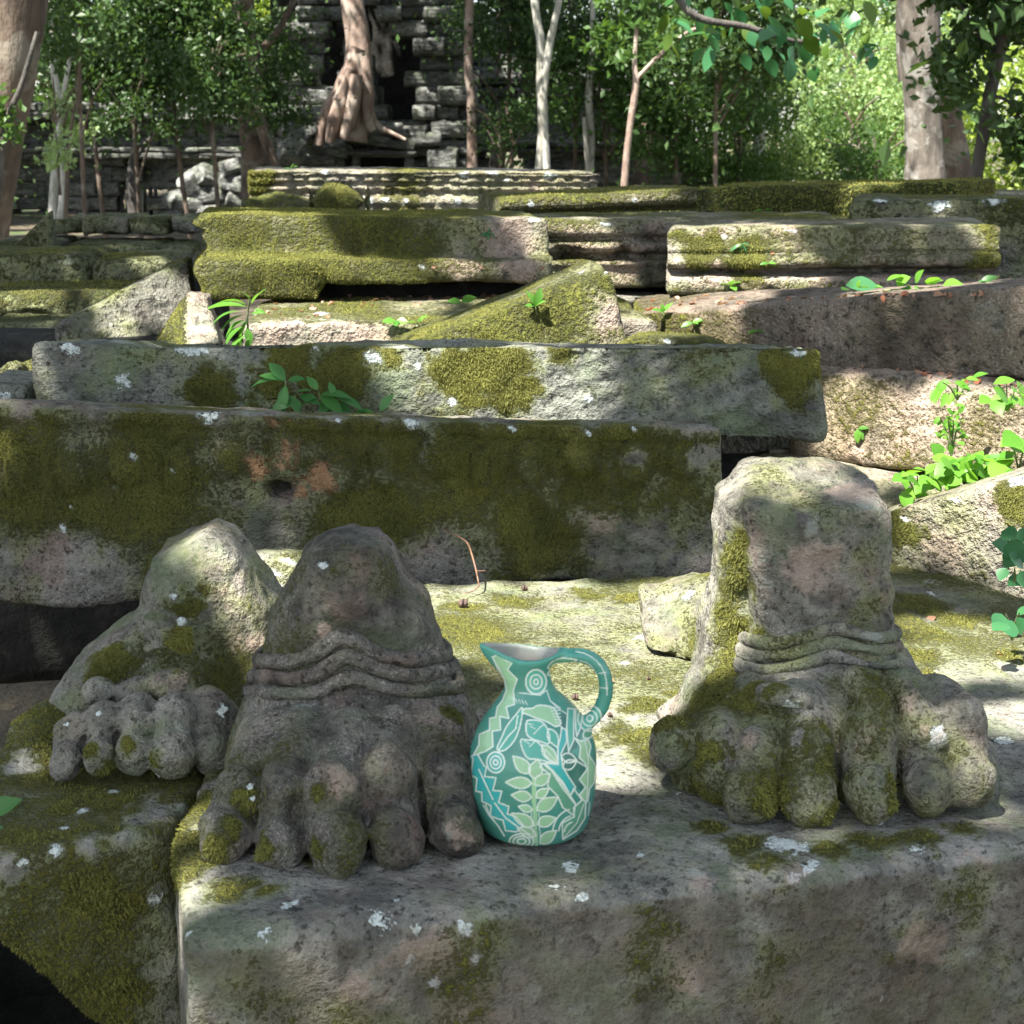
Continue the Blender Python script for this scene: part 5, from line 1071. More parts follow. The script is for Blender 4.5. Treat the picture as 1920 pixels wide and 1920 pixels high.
# strangler on the tower
Y = 22.9
tree('strangler_tree', 'smooth pinkish trunk standing on the ruined tower, its roots spreading left over the blocks', px3([(650, -500), (655, -120), (660, 0), (672, 80), (668, 150), (655, 205), (648, 262)], Y), [R_(r, Y) for r in (18, 19, 20, 22, 27, 34, 42)], 'bark_red', n=20, seed=7, rough=.18,
     roots=[(px3([(672, 90), (650, 150), (622, 200), (604, 240), (598, 272)], 22.7), [R_(r, Y) for r in (14, 16, 15, 12, 9)]), (px3([(660, 130), (640, 190), (625, 235), (618, 268)], 22.5), [R_(r, Y) for r in (12, 14, 12, 7)]),
            (px3([(680, 100), (688, 170), (690, 225), (700, 246)], 22.6), [R_(r, Y) for r in (12, 13, 10, 6)]), (px3([(668, 140), (662, 200), (650, 240), (645, 262)], 22.4), [R_(r, Y) for r in (12, 12, 10, 6)]), (px3([(684, 180), (705, 232), (735, 250), (760, 262)], 22.7), [R_(r, Y) for r in (8, 6, 4, 3)])],
     crown=[('crown', *up_crown(at(660, 0, Y).x, Y, 7, 10, 3.5, 30, 1.2, 23), 12000, .16)])
# thin trunks
def thin(name, lab, pts, rr_, Y, mat, crown=None, seed=1, br=()): return tree(name, lab, px3(pts, Y), [R_(r, Y) for r in rr_], mat, crown, GT, br, .3, 0, 10, seed)
thin('tree', 'thin reddish-brown trunk just right of the tower', [(882, -200), (880, 0), (878, 120), (884, 200), (886, 330)], (7, 7.5, 8, 8, 10), 21, 'bark_red', [('crown_dark', *up_crown(at(880, 0, 21).x, 21, 4.6, 7, 1.8, 14, .8, 31), 5000, .13)], 11)
thin('tree', 'pale twin-stemmed young tree left of centre-right, its two stems crossing', [(1005, -200), (1003, 0), (1014, 80), (1015, 160), (1018, 240), (1010, 330)], (6, 7, 8, 9, 9, 8), 19, 'bark_pale', [('crown', *up_crown(at(1010, 0, 19).x, 19, 3.8, 6, 1.6, 14, .7, 33), 5000, .12)], 12,
     [(px3([(1062, -60), (1040, 40), (1026, 110), (1018, 190), (1022, 250), (1026, 330)], 18.9), [R_(r, 19) for r in (5, 6, 7, 7, 6, 7)])])
thin('tree', 'dark curving stem in front of the dark wall', [(940, -60), (962, 60), (990, 130), (975, 200), (935, 260), (925, 340)], (9, 11, 12, 11, 9, 10), 22, 'bark_dark', None, 13, [(px3([(990, 130), (1010, 60), (1030, -40)], 22), [R_(r, 22) for r in (8, 6, 5)])])
thin('tree', 'slender speckled trunk between the twin-stemmed tree and the reddish stem', [(1112, -100), (1110, 100), (1104, 180), (1108, 250), (1106, 340)], (4, 5, 7, 7, 8), 20, 'bark_pale', None, 14, [(px3([(1095, 220), (1100, 280), (1104, 330)], 19.9), [R_(r, 20) for r in (4, 5, 5)])])
thin('tree', 'thin pinkish trunk with bright leaf tufts at its top, nearest of the slender trees', [(1196, 40), (1190, 110), (1192, 160), (1182, 230), (1174, 300), (1168, 380)], (3.5, 4, 6, 6, 6, 7), 13, 'bark_red',
     [('crown', *clumps(1110, 1280, -20, 120, 12.4, 13.6, 26, .12, 35), 520, .10)], 15, [(px3([(1192, 150), (1230, 110), (1290, 60), (1330, 50)], 13), [R_(r, 13) for r in (4, 3.5, 3, 2)])])
thin('tree', 'pale stub-like trunk deep in the saplings right of centre', [(1424, 60), (1426, 180), (1424, 260), (1418, 350), (1418, 400)], (6, 8, 11, 13, 15), 22, 'bark_pale', None, 16)
thin('tree', 'spindly grey double stem among leaves at the far left', [(92, -60), (100, 120), (112, 210), (104, 300), (98, 410)], (4, 6, 8, 7, 9), 17, 'bark_pale', None, 17, [(px3([(140, 60), (112, 230), (118, 330), (112, 410)], 16.9), [R_(r, 17) for r in (3, 5, 5, 6)])])
thin('tree', 'dark crooked small tree in front of the gallery wall', [(270, 180), (262, 240), (250, 300), (246, 350), (250, 410)], (4, 6, 8, 10, 10), 18, 'bark_dark', None, 18, [(px3([(250, 300), (290, 250), (330, 210)], 18), [R_(r, 18) for r in (5, 4, 3)]), (px3([(262, 250), (220, 190), (190, 130)], 18), [R_(r, 18) for r in (5, 4, 3)])])
# right-hand big trunks
Y = 13.
tree('large_tree', 'big straight mottled grey trunk at the right', px3([(1722, -900), (1722, -300), (1722, 0), (1728, 100), (1728, 200), (1734, 300), (1738, 420)], Y), [R_(r, Y) for r in (32, 36, 38, 35, 32, 33, 44)], 'bark_grey', n=22, seed=21, rough=.22,
     branches=[(px3([(1705, 150), (1696, 60), (1698, -60), (1700, -300)], Y + .1), [R_(r, Y) for r in (20, 16, 14, 12)])],
     crown=[('crown', *up_crown(at(1720, 0, Y).x, Y, 5.5, 8.5, 2.6, 24, .9, 43), 9000, .13)])
tree('large_tree', 'tan trunk leaning out behind the big mottled grey one', px3([(1725, -100), (1742, 80), (1768, 180), (1786, 270), (1796, 350), (1800, 440)], 13.8), [R_(r, 13.8) for r in (18, 22, 24, 26, 28, 34)], 'bark_brown', n=18, seed=23)
tree('tree', 'dark slender curving trunk with broad leaves at the right edge', px3([(1935, -120), (1900, 0), (1872, 100), (1856, 180), (1842, 260), (1828, 360), (1826, 430)], 9.5), [R_(r, 9.5) for r in (12, 12, 13, 12, 11, 12, 14)], 'bark_dark', n=12, seed=25,
     branches=[(px3([(1872, 100), (1830, 60), (1790, -20)], 9.5), [R_(r, 9.5) for r in (5, 4, 3)]), (px3([(1856, 180), (1890, 190), (1925, 240)], 9.5), [R_(r, 9.5) for r in (4, 3, 2)])],
     crown=[('crown_dark', *clumps(1775, 1990, -60, 70, 9.2, 9.9, 26, .20, 45), 2100, .10), ('crown_dark', *clumps(1770, 1850, 60, 200, 9.2, 9.7, 14, .13, 46), 520, .095), ('crown_dark', *clumps(1880, 1990, 190, 310, 9.2, 9.7, 14, .15, 47), 520, .095), ('crown_dark', *clumps(1500, 2000, -500, -80, 8.8, 10.2, 30, .5, 48), 4000, .14)])

# ---- forest masses: each sapling or tree crown its own thing
def bush(lab, cm, x0, x1, y0, y1, Y, n, r, cnt, sz, seed, stem='bark_brown', name='sapling', cat='sapling'):
    cx_ = (x0 + x1) / 2; b = at(cx_, y1, Y); b.z = GZ; t = at(cx_, y0, Y); base = np.array(b); rs = random.Random(seed)
    o = empty(name, tuple(b), lab, cat, 'understorey saplings and bushes')
    j = lambda k: R_(rs.uniform(-k, k), Y)
    V, F = tube([(t.x + j(30), Y, t.z), (b.x + j(25), Y, (b.z + t.z) / 2 + .2), (b.x, Y, b.z)], [R_(2, Y), R_(3.5, Y), R_(5, Y)], 8, .3, seed); link('trunk', mesh_from('trunk', V - base, F), M[stem], o)
    brs = []
    for k in range(5):
        zz = b.z + (t.z - b.z) * rs.uniform(.35, .9); e = (b.x + R_(rs.uniform(-.5, .5) * (x1 - x0), Y), Y + rs.uniform(-.4, .4), zz + rs.uniform(.2, .7)); s_ = (b.x, Y, zz); brs.append(tube([s_, tuple((np.array(s_) + e) / 2 + [0, 0, .08]), e], [R_(2.5, Y), R_(2, Y), R_(1, Y)], 6))
    V, F = joinVF(brs); bo = link('branch', mesh_from('branch', V - base, F), M[stem], o); bo['kind'] = 'stuff'
    c, rr_ = clumps(x0, x1, y0, y1, Y - .9, Y + .9, n, r, seed)
    V, F, tt = leafcloud(c, rr_, cnt, sz, seed); me = mesh_from('crown', V - base, F, False); setattr_f(me, 'tint', tt); c_ = link('crown', me, M[cm], o); c_['kind'] = 'stuff'
    return o
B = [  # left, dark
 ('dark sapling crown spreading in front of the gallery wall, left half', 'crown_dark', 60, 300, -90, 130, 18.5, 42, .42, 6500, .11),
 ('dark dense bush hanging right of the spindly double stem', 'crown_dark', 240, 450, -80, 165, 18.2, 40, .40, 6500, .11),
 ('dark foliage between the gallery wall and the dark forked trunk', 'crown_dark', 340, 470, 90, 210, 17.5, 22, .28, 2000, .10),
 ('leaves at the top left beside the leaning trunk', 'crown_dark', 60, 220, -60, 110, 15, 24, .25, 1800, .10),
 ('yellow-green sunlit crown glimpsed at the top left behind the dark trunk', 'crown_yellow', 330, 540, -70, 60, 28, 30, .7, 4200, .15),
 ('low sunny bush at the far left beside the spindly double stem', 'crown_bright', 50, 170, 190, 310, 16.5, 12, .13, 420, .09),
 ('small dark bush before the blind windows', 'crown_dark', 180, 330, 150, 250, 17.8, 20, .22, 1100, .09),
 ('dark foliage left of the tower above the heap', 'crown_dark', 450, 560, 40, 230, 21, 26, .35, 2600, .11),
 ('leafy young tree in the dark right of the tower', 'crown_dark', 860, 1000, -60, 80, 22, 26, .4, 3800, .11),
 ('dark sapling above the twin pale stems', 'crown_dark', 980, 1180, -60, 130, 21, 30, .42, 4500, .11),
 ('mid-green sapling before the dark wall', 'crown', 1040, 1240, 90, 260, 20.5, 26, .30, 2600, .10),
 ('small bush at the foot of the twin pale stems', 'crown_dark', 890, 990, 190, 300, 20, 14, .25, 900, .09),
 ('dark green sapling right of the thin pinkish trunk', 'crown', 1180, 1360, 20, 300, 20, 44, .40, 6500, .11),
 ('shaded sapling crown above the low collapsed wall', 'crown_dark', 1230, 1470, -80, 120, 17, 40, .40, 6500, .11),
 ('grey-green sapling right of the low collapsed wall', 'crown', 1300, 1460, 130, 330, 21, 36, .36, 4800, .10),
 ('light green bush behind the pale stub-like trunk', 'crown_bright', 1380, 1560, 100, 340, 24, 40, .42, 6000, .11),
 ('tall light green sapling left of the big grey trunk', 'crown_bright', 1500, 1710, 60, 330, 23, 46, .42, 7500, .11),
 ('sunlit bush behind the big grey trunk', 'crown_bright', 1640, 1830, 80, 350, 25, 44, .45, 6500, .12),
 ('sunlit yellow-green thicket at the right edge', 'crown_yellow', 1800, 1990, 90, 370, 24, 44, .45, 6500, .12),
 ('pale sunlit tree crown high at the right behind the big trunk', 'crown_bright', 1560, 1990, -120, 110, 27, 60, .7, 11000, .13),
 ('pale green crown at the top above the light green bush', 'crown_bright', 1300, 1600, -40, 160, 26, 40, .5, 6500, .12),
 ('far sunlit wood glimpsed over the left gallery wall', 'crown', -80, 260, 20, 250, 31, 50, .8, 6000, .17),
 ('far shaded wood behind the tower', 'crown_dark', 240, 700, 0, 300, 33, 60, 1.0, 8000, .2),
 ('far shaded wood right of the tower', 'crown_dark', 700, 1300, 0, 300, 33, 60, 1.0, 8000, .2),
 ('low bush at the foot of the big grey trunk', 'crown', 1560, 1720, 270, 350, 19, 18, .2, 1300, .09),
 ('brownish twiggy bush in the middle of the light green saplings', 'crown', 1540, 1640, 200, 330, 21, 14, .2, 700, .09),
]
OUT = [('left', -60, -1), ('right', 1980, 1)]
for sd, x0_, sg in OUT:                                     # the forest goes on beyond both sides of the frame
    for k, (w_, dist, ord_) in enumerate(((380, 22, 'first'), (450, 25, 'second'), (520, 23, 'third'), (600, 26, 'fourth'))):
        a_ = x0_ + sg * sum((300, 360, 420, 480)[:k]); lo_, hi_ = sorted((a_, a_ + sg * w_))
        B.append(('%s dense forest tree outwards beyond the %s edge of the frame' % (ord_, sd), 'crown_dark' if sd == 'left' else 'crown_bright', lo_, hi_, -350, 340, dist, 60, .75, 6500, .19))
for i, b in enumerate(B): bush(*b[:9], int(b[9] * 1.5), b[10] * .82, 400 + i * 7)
# overhanging branch with broad back-lit leaves, top right
hb = empty('overhanging_branch', tuple(at(1300, -60, 6.)), 'overhanging branch with broad blue-green leaves hanging into the top of the frame right of centre', 'branch')
bb = np.array(hb.location)
V, F = tube(px3([(1220, -120), (1290, 20), (1400, 50), (1500, 78), (1580, 60)], 6.0), [.016, .014, .011, .008, .004], 8, .2, 5); link('stem', mesh_from('stem', V - bb, F), M['bark_dark'], hb)
V, F = tube(px3([(1300, -900), (1160, -300), (1220, -120)], 6.0), [.05, .03, .016], 8, .2, 6); link('limb', mesh_from('limb', V - bb, F), M['bark_dark'], hb)
def leafmesh(L, W, curl=.3, fold=.25, n=6, shape=.9, name='leaf'):
    """pointed leaf along +x, base at the origin"""
    vs, fs = [], []; x = z = 0.; ang = 0.
    for i in range(n + 1):
        t = i / n; w_ = W * math.sin(math.pi * min(max(t, .0), 1) ** shape) if 0 < i < n else .0
        vs += [(x, -w_, z + abs(w_) * fold), (x, 0, z), (x, w_, z + abs(w_) * fold)]
        ang -= curl / n; x += L / n * math.cos(ang); z += L / n * math.sin(ang)
    for i in range(n): a = i * 3; fs += [(a, a + 3, a + 4, a + 1), (a + 1, a + 4, a + 5, a + 2)]
    return mesh_from(name, np.array(vs), np.array(fs), True)
LM = {'pointed': leafmesh(1, .24, .5), 'broad': leafmesh(1, .34, .35, .18), 'round': leafmesh(1, .46, .3, .12, 6, .75), 'narrow': leafmesh(1, .13, .9, .3), 'dry': leafmesh(1, .28, 1.3, .5)}
def leafobj(kind, mat, p, d, up, size, parent=None, name='leaf'):
    me = LM[kind]; key = kind + mat
    if key not in LM: LM[key] = me.copy(); LM[key].materials.append(M[mat])
    o = bpy.data.objects.new(name, LM[key]); COL.objects.link(o)
    d = Vector(d).normalized(); y = Vector(up).cross(d); y = y.normalized() if y.length > 1e-4 else Vector((0, 1, 0)); zz = d.cross(y)
    Rm = Matrix((d, y, zz)).transposed()
    o.rotation_euler = Rm.to_euler(); o.scale = (size,) * 3; p = Vector(p)
    if parent is not None: o.parent = parent; p = p - parent.location
    o.location = p; return o
rs = random.Random(9)
for _ in range(110):
    t = rs.random(); x = 1250 + 400 * t; y = 20 + rs.gauss(0, 38) + 35 * (x > 1380) * rs.random() + 10
    if y > 130 or x > 1650: continue
    p = at(x, y, 6. + rs.uniform(-.25, .25)); leafobj('broad', 'leaf_dark' if rs.random() < .7 else 'crownleaf', p, (rs.uniform(-.6, 1), rs.uniform(-.5, .5), rs.uniform(-1.2, .1)), (rs.uniform(-.4, .4), rs.uniform(-.4, .4), 1), rs.uniform(.05, .10), hb) if True else None
# ------------------------------------------------------------------ small plants, litter, twig, nuts
def stemtube(pts, r0, r1, parent, mat='stem', name='stem'):
    V, F = tube(pts, list(np.linspace(r0, r1, len(pts))), 6); return link(name, mesh_from(name, V - np.array(parent.location), F), M[mat], parent)
def plant(name, label, base, stems, cat='plant', group='small plants growing from the joints between stones', seed=1):
    """base world point; stems: list of (points, radius, leaves) ; leaves: (kind, mat, point, direction, size)"""
    o = empty(name, tuple(base), label, cat, group)
    for pts, r, lv in stems:
        if pts: stemtube([tuple(p) for p in pts], r, r * .5, o)
        for k, m, p, d, s in lv:
            r_ = random.Random(int(abs(p[0] * 9e4) + abs(p[2] * 7e4))); leafobj(k, m, p, d, (r_.uniform(-.6, .6), -.45 + r_.uniform(-.5, .4), 1), s, o)
    return o
def L_(x, y, Y, d, px, k='pointed', m='leaf'): return (k, m, at(x, y, Y), d, px * mpp(Y))
# pointed-leaf plants in the gap between relief block and beam (shade)
Y = 1.86
A_ = [((532, 778), [(535, 715)], [(530, 712, (-.9, -.3, .1), 62), (535, 715, (-.5, .1, .7), 50), (540, 714, (.9, -.2, .3), 34), (536, 722, (-.2, -.5, -.9), 52), (533, 714, (-.9, -.2, .45), 48)]),
      ((560, 785), [(552, 740)], [(552, 738, (.6, -.3, .35), 38), (556, 745, (-.9, -.5, -.3), 54), (560, 742, (.9, -.4, -.1), 48), (550, 745, (.3, -.6, -.5), 40)]),
      ((600, 785), [(598, 735)], [(596, 732, (-.4, .1, .6), 36), (600, 740, (.9, -.2, .15), 64), (600, 742, (.8, -.5, -.35), 60), (598, 745, (-.9, -.4, -.2), 46), (606, 750, (.2, -.6, -.7), 48)]),
      ((640, 785), [(632, 748)], [(630, 745, (.9, -.4, -.1), 60), (634, 752, (.6, -.4, -.8), 56), (628, 750, (-.7, -.5, -.4), 44), (626, 742, (-.2, .2, .8), 30)])]
labs = ['tallest pointed-leaf plant in the shaded gap behind the relief block', 'low pointed-leaf plant second from left in the shaded gap', 'pointed-leaf plant in the middle of the shaded gap, wide flat leaves', 'rightmost bushy pointed-leaf plant in the shaded gap']
for (b, ps, lv), lab in zip(A_, labs):
    plant('broadleaf_seedling', lab, at(b[0], b[1], Y), [([at(b[0], b[1], Y)] + [at((b[0] + p[0]) / 2 + 3, (b[1] + p[1]) / 2, Y) for p in ps] + [at(p[0], p[1], Y) for p in ps], .0013, [L_(x, y, Y, d, s, 'pointed', 'leaf_mid') for x, y, d, s in lv])])
for x, y, d, s, lab in ((480, 772, (-.9, -.4, .2), 30, 'single low leaf at the left end of the shaded gap'), (500, 768, (.8, -.4, .1), 44, 'pair-like low leaf next to the tallest gap plant'), (668, 772, (.9, -.3, .05), 40, 'flat low leaf right of the gap plants'), (712, 772, (.5, -.2, .9), 44, 'lone upright pointed leaf at the right end of the shaded gap'), (690, 770, (-.8, -.4, .1), 28, 'small leaf left of the lone upright one')):
    plant('seedling', lab, at(x, y + 6, Y), [([at(x, y + 10, Y), at(x, y, Y)], .001, [L_(x, y, Y, d, s, 'pointed', 'leaf_mid')])])
# drooping narrow-leaf fern in the sun, left
Y = 2.35
lv = []
for i, (x, y, dx, dz, s) in enumerate([(462, 575, -1, .25, 80), (462, 572, -.8, .6, 62), (470, 568, -.1, 1, 36), (472, 570, .5, .9, 46), (460, 590, -1, -.1, 62), (458, 600, -.9, -.25, 50), (455, 612, -.8, -.5, 52), (470, 590, .4, .3, 30), (455, 620, -.3, -.9, 40), (462, 615, .3, -.8, 34), (475, 580, .9, .1, 28), (450, 584, -.7, .1, 60), (465, 600, -.5, -.7, 46), (462, 628, -.8, -.3, 50), (466, 632, -.2, -.8, 36)]):
    lv.append(L_(x, y, Y - .02 * (i % 4), (dx, -.35, dz), s, 'narrow' if i % 3 else 'pointed', 'leaf'))
plant('fern', 'sunlit plant with long drooping narrow leaves left of the litter slab', at(468, 650, Y), [([at(468, 650, Y), at(464, 600, Y), at(468, 560, Y - .02)], .002, lv)])
# seedlings in the litter
def sprout(key, x, y, lab, ls, Yoff=0, kind='pointed', mat='leaf', h=14, name='seedling'):
    p, n = surf(key, x, y); Y = float(p[1]) - .006 + Yoff
    q = at(x, y - h, Y); return plant(name, lab, p, [([Vector(p), at(x + 1, y - h * .5, Y), q], .0012, [(kind, mat, q, d, s * mpp(Y)) for d, s in ls])])
sprout('F', 1004, 590, 'two-leaved seedling with tall upright leaves on the face of the leaning block', [((-.35, -.2, 1), 34), ((.3, -.3, 1), 36), ((.7, -.5, .7), 24), ((-.8, -.5, .3), 22)], h=16)
sprout('T', 742, 614, 'round-leaved seedling on the front edge of the litter slab', [((-1, -.4, .15), 26), ((1, -.4, .1), 24), ((.1, -.9, -.2), 20)], kind='broad', h=12)
sprout('T', 782, 612, 'seedling beside the foot of the leaning block', [((.8, -.3, .8), 26), ((-.8, -.4, .2), 22), ((.2, -.6, .3), 22)], h=8)
sprout('T', 865, 572, 'yellow-green leaf pair where the leaning block meets the litter', [((.9, .1, .4), 30), ((-.9, -.3, .2), 26)], h=6, kind='broad')
sprout('G', 1243, 600, 'bright upright seedling right of the leaning block', [((.6, -.3, 1), 26), ((-.8, -.4, .5), 24), ((-.2, -.3, 1), 18)], h=14)
sprout('G', 1298, 612, 'low seedling on the long dark reddish block', [((.9, -.3, .4), 22), ((-.9, -.3, -.2), 24), ((.3, -.6, .1), 18)], h=8)
sprout('G', 1418, 624, 'tiny dark-green sprig on the long dark reddish block', [((.9, -.3, .1), 18), ((-.8, -.3, -.1), 18)], h=4)
sprout('M', 1370, 545, 'small bright seedling at the foot of the rounded moulded block', [((.8, -.3, .5), 22), ((-.8, -.3, .3), 22), ((.1, -.5, .6), 18), ((.3, -.6, -.2), 20)], h=10, kind='broad')
sprout('M', 1390, 462, 'dark sprig rooted in the face of the rounded moulded block', [((-.9, -.3, -.3), 26), ((.6, -.3, -.5), 24), ((.1, -.4, -.9), 18), ((.9, -.3, .2), 18)], h=5, kind='narrow', mat='leaf_dark')
sprout('M', 1440, 496, 'small sprig under the pink groove of the moulded block', [((-.9, -.3, 0), 16), ((.9, -.3, .1), 16)], h=3)
sprout('K', 916, 438, 'tiny rosette growing on the upper face of the big mossy block', [((-.9, -.4, -.3), 16), ((.9, -.4, -.3), 16), ((0, -.5, -.8), 14), ((.3, -.4, .6), 12)], h=2, mat='leaf_dark')
sprout('O', 1432, 398, 'pair of pale leaves on the moss-covered skyline block', [((.9, -.3, .2), 20), ((-.8, -.3, .1), 20)], h=4)
sprout('L', 1142, 352 + 60, 'bright leaf sprouting beyond the frieze end', [((.2, -.1, 1), 18), ((-.5, -.1, .7), 14)], h=4) if False else None
sprout('Q', 545, 322, 'bright sprig on top of the frieze block at its left end', [((.9, -.2, .6), 14), ((-.8, -.2, .2), 12), ((.3, -.2, .8), 12)], h=6)
sprout('H', 1608, 812, 'small seedling on the sunny face of the sandy block', [((.8, -.4, .3), 22), ((-.1, -.4, -.8), 28), ((.4, -.5, -.7), 24)], h=8)
sprout('H', 1862, 700, 'small dark-green plant on the leaf-strewn ledge at right', [((-.6, -.2, .6), 24), ((.9, -.3, .1), 30), ((.3, -.3, .8), 20), ((.2, -.6, -.2), 26)], h=6, kind='broad')
# creeper leaves at the foot of M
Y = 2.32
rs = random.Random(21)
lv = [L_(x, y, Y, d, s, 'round', 'leaf_bright') for x, y, d, s in [(1662, 526, (.9, -.3, .5), 32), (1680, 532, (.6, -.5, .5), 30), (1700, 534, (-.5, -.5, .3), 34), (1716, 530, (.2, -.4, .8), 30), (1735, 532, (.7, -.5, .35), 34), (1752, 534, (-.4, -.5, .5), 32), (1768, 534, (.9, -.4, .2), 36), (1690, 540, (.3, -.9, -.05), 28), (1728, 541, (-.4, -.9, 0), 28), (1762, 540, (.3, -.9, .1), 26), (1655, 538, (-.9, -.4, .2), 22), (1785, 538, (.9, -.4, .05), 28)]]
plant('creeper', 'patch of round bright green creeper leaves in front of the rounded moulded block', atz(1720, 545, 1.24), [([at(1655, 545, Y), at(1700, 542, Y), at(1745, 544, Y), at(1795, 541, Y)], .0012, lv)], 'creeper')
plant('creeper', 'one big dark leaf with a yellowish sprig left of the creeper patch', at(1615, 545, Y), [([at(1600, 548, Y), at(1612, 540, Y)], .001, [L_(1585, 535, Y, (.95, -.2, .12), 62, 'broad', 'leaf_dark'), L_(1606, 540, Y - .03, (.8, -.4, .2), 26, 'round', 'leaf_bright'), L_(1608, 540, Y - .03, (.1, -.2, 1), 16, 'round', 'leaf_bright'), L_(1590, 542, Y - .03, (-.5, -.5, .1), 20, 'round', 'leaf_bright')])], 'creeper')
plant('seedling', 'grey-green leaf standing at the right end of the moulded block', at(1850, 532, 2.3), [([at(1852, 534, 2.3), at(1856, 526, 2.3)], .001, [L_(1838, 530, 2.3, (.9, -.2, .55), 34, 'pointed', 'leaf_mid'), L_(1852, 528, 2.3, (-.7, -.2, .2), 20, 'pointed', 'leaf_mid'), L_(1895, 526, 2.3, (.6, -.3, .5), 18, 'pointed', 'leaf_mid')])])
# bright plants hanging over the sunny block
def burst(name, lab, x0, x1, y0, y1, Y, n, s, kind, mat, seed, stems=3, yd=.05, group='bright plants around the sunny sandy block'):
    rs = random.Random(seed); b = at((x0 + x1) / 2, y1 + 5, Y + .02); lv = []; st = []
    for _ in range(n):
        x, y = rs.uniform(x0, x1), rs.uniform(y0, y1); YY = Y + rs.uniform(-yd, yd)
        lv.append(L_(x, y, YY, (rs.uniform(-1, 1), rs.uniform(-.9, .1), rs.uniform(-.7, .6)), s * rs.uniform(.65, 1.25), kind, mat))
    for i in range(stems):
        xx = x0 + (x1 - x0) * (i + .5) / stems; st.append(([b, at((xx + (x0 + x1) / 2) / 2, (y0 + y1) / 2, Y + .01), at(xx, y0 + (y1 - y0) * .25, Y)], .0014, []))
    st[0] = (st[0][0], .0014, lv); return plant(name, lab, b, st, 'plant', group)
burst('broadleaf_plant', 'thick clump of bright green oval leaves behind the sloping brown-grey block', 1745, 1885, 852, 912, 1.88, 64, 37, 'round', 'leaf_bright', 3, 5)
burst('broadleaf_plant', 'smaller group of pointed bright leaves at the left end of the oval-leaf clump', 1680, 1760, 880, 930, 1.86, 16, 40, 'broad', 'leaf_bright', 5, 3)
burst('broadleaf_plant', 'bright leaves at the right edge above the oval-leaf clump', 1880, 1940, 815, 880, 1.84, 9, 44, 'round', 'leaf_bright', 7, 2)
burst('vine', 'vine with bright leaves trailing over the top right of the sunny sandy block', 1755, 1835, 708, 745, 1.98, 14, 34, 'pointed', 'leaf_bright', 11, 3)
burst('vine', 'vine with larger leaves at the right edge over the sunny sandy block', 1845, 1930, 705, 765, 1.96, 14, 46, 'broad', 'leaf_bright', 13, 3)
burst('fern', 'small feathery fern hanging down the sunny sandy block', 1755, 1812, 760, 850, 1.97, 44, 18, 'pointed', 'leaf_bright', 15, 4)
burst('creeper', 'blue-green round-leaved creeper in shade at the right edge', 1872, 1925, 995, 1040, 1.50, 7, 46, 'round', 'leaf_dark', 17, 2)
burst('creeper', 'blue-green leaves low at the right edge above the mossy slab', 1870, 1925, 1135, 1195, 1.40, 6, 48, 'round', 'leaf_dark', 19, 2)
burst('creeper', 'blue-green round leaf hanging midway down the right edge', 1880, 1925, 1060, 1085, 1.46, 3, 42, 'round', 'leaf_dark', 23, 1)
# stray leaves in the foreground
leafy = [('green leaf tip standing between the leaning foot and the middle foot', (372, 1442), 1.14, (.55, -.2, .6), 62, 'broad', 'leaf_mid'), ('green leaf reaching in from the left edge above the tilted plinth', (-30, 1525), 1.06, (.9, -.1, .45), 80, 'pointed', 'leaf_mid'), ('green leaf corner at the left edge beside the tilted plinth', (-30, 1560), 1.05, (.9, -.2, .2), 46, 'broad', 'leaf_mid')]
for lab, (x, y), Y_, d, s, k, m in leafy: tag(leafobj(k, m, at(x, y, Y_), d, (0, -.8, .5), s * mpp(Y_), name='green_leaf'), lab, 'leaf')
# twig
P_ = px3([(828, 1019), (852, 1026), (874, 1036), (884, 1056), (892, 1080), (898, 1104)], 1.60); P_ = [(a, 1.66 - .05 * (i / 5), c) for i, (a, b, c) in enumerate(P_)]
V, F = tube(P_, [.0005, .0007, .0011, .0010, .0009, .0007], 7, .3, 2); V2, F2 = tube([P_[5], (P_[5][0] - .008, P_[5][1] - .01, P_[5][2] - .003), (P_[5][0] - .016, P_[5][1] - .012, P_[5][2] - .004)], [.0007, .0006, .0003], 6); V3, F3 = tube([P_[4], (P_[4][0] + .010, P_[4][1], P_[4][2] + .000)], [.0005, .0003], 6)
V, F = joinVF([(V, F), (V2, F2), (V3, F3)]); b = base_of(V); tag(link('twig', mesh_from('twig', V - b, F), M['twig'], loc=b), 'bent reddish twig leaning on the relief block behind the jug', 'twig')
# nuts
def nut(x, y, rpx, lab):
    p, n = surf('plinth', x, y + rpx * .8); r = rpx * mpp(p[1]); U, F = loft(2, 2, 2, .25, rnd=.9, endr=1.0); V = U * 2 - 1; V = V / np.linalg.norm(V, axis=1, keepdims=True) * (1 + (fbm(V, 2.5, 3, int(x)) - .5)[:, None] * .35) * r
    tag(link('seed_husk', mesh_from('seed_husk', V + [0, 0, r], F), M['nut'], loc=(p[0], p[1], p[2] - r * .15)), lab, 'seed')
nut(865, 1131, 9, 'round dark seed husk on the mossy edge behind the jug'); nut(981, 1103, 6, 'small dark seed against the foot of the relief block'); nut(1080, 1306, 7, 'dark seed seen through the loop of the jug handle'); nut(1148, 1338, 5, 'small brown seed just right of the jug handle'); nut(1142, 1511, 3, 'tiny dark seed right of the jug in its shadow'); nut(1218, 1270, 4, 'small dark seed left of the column-like foot')
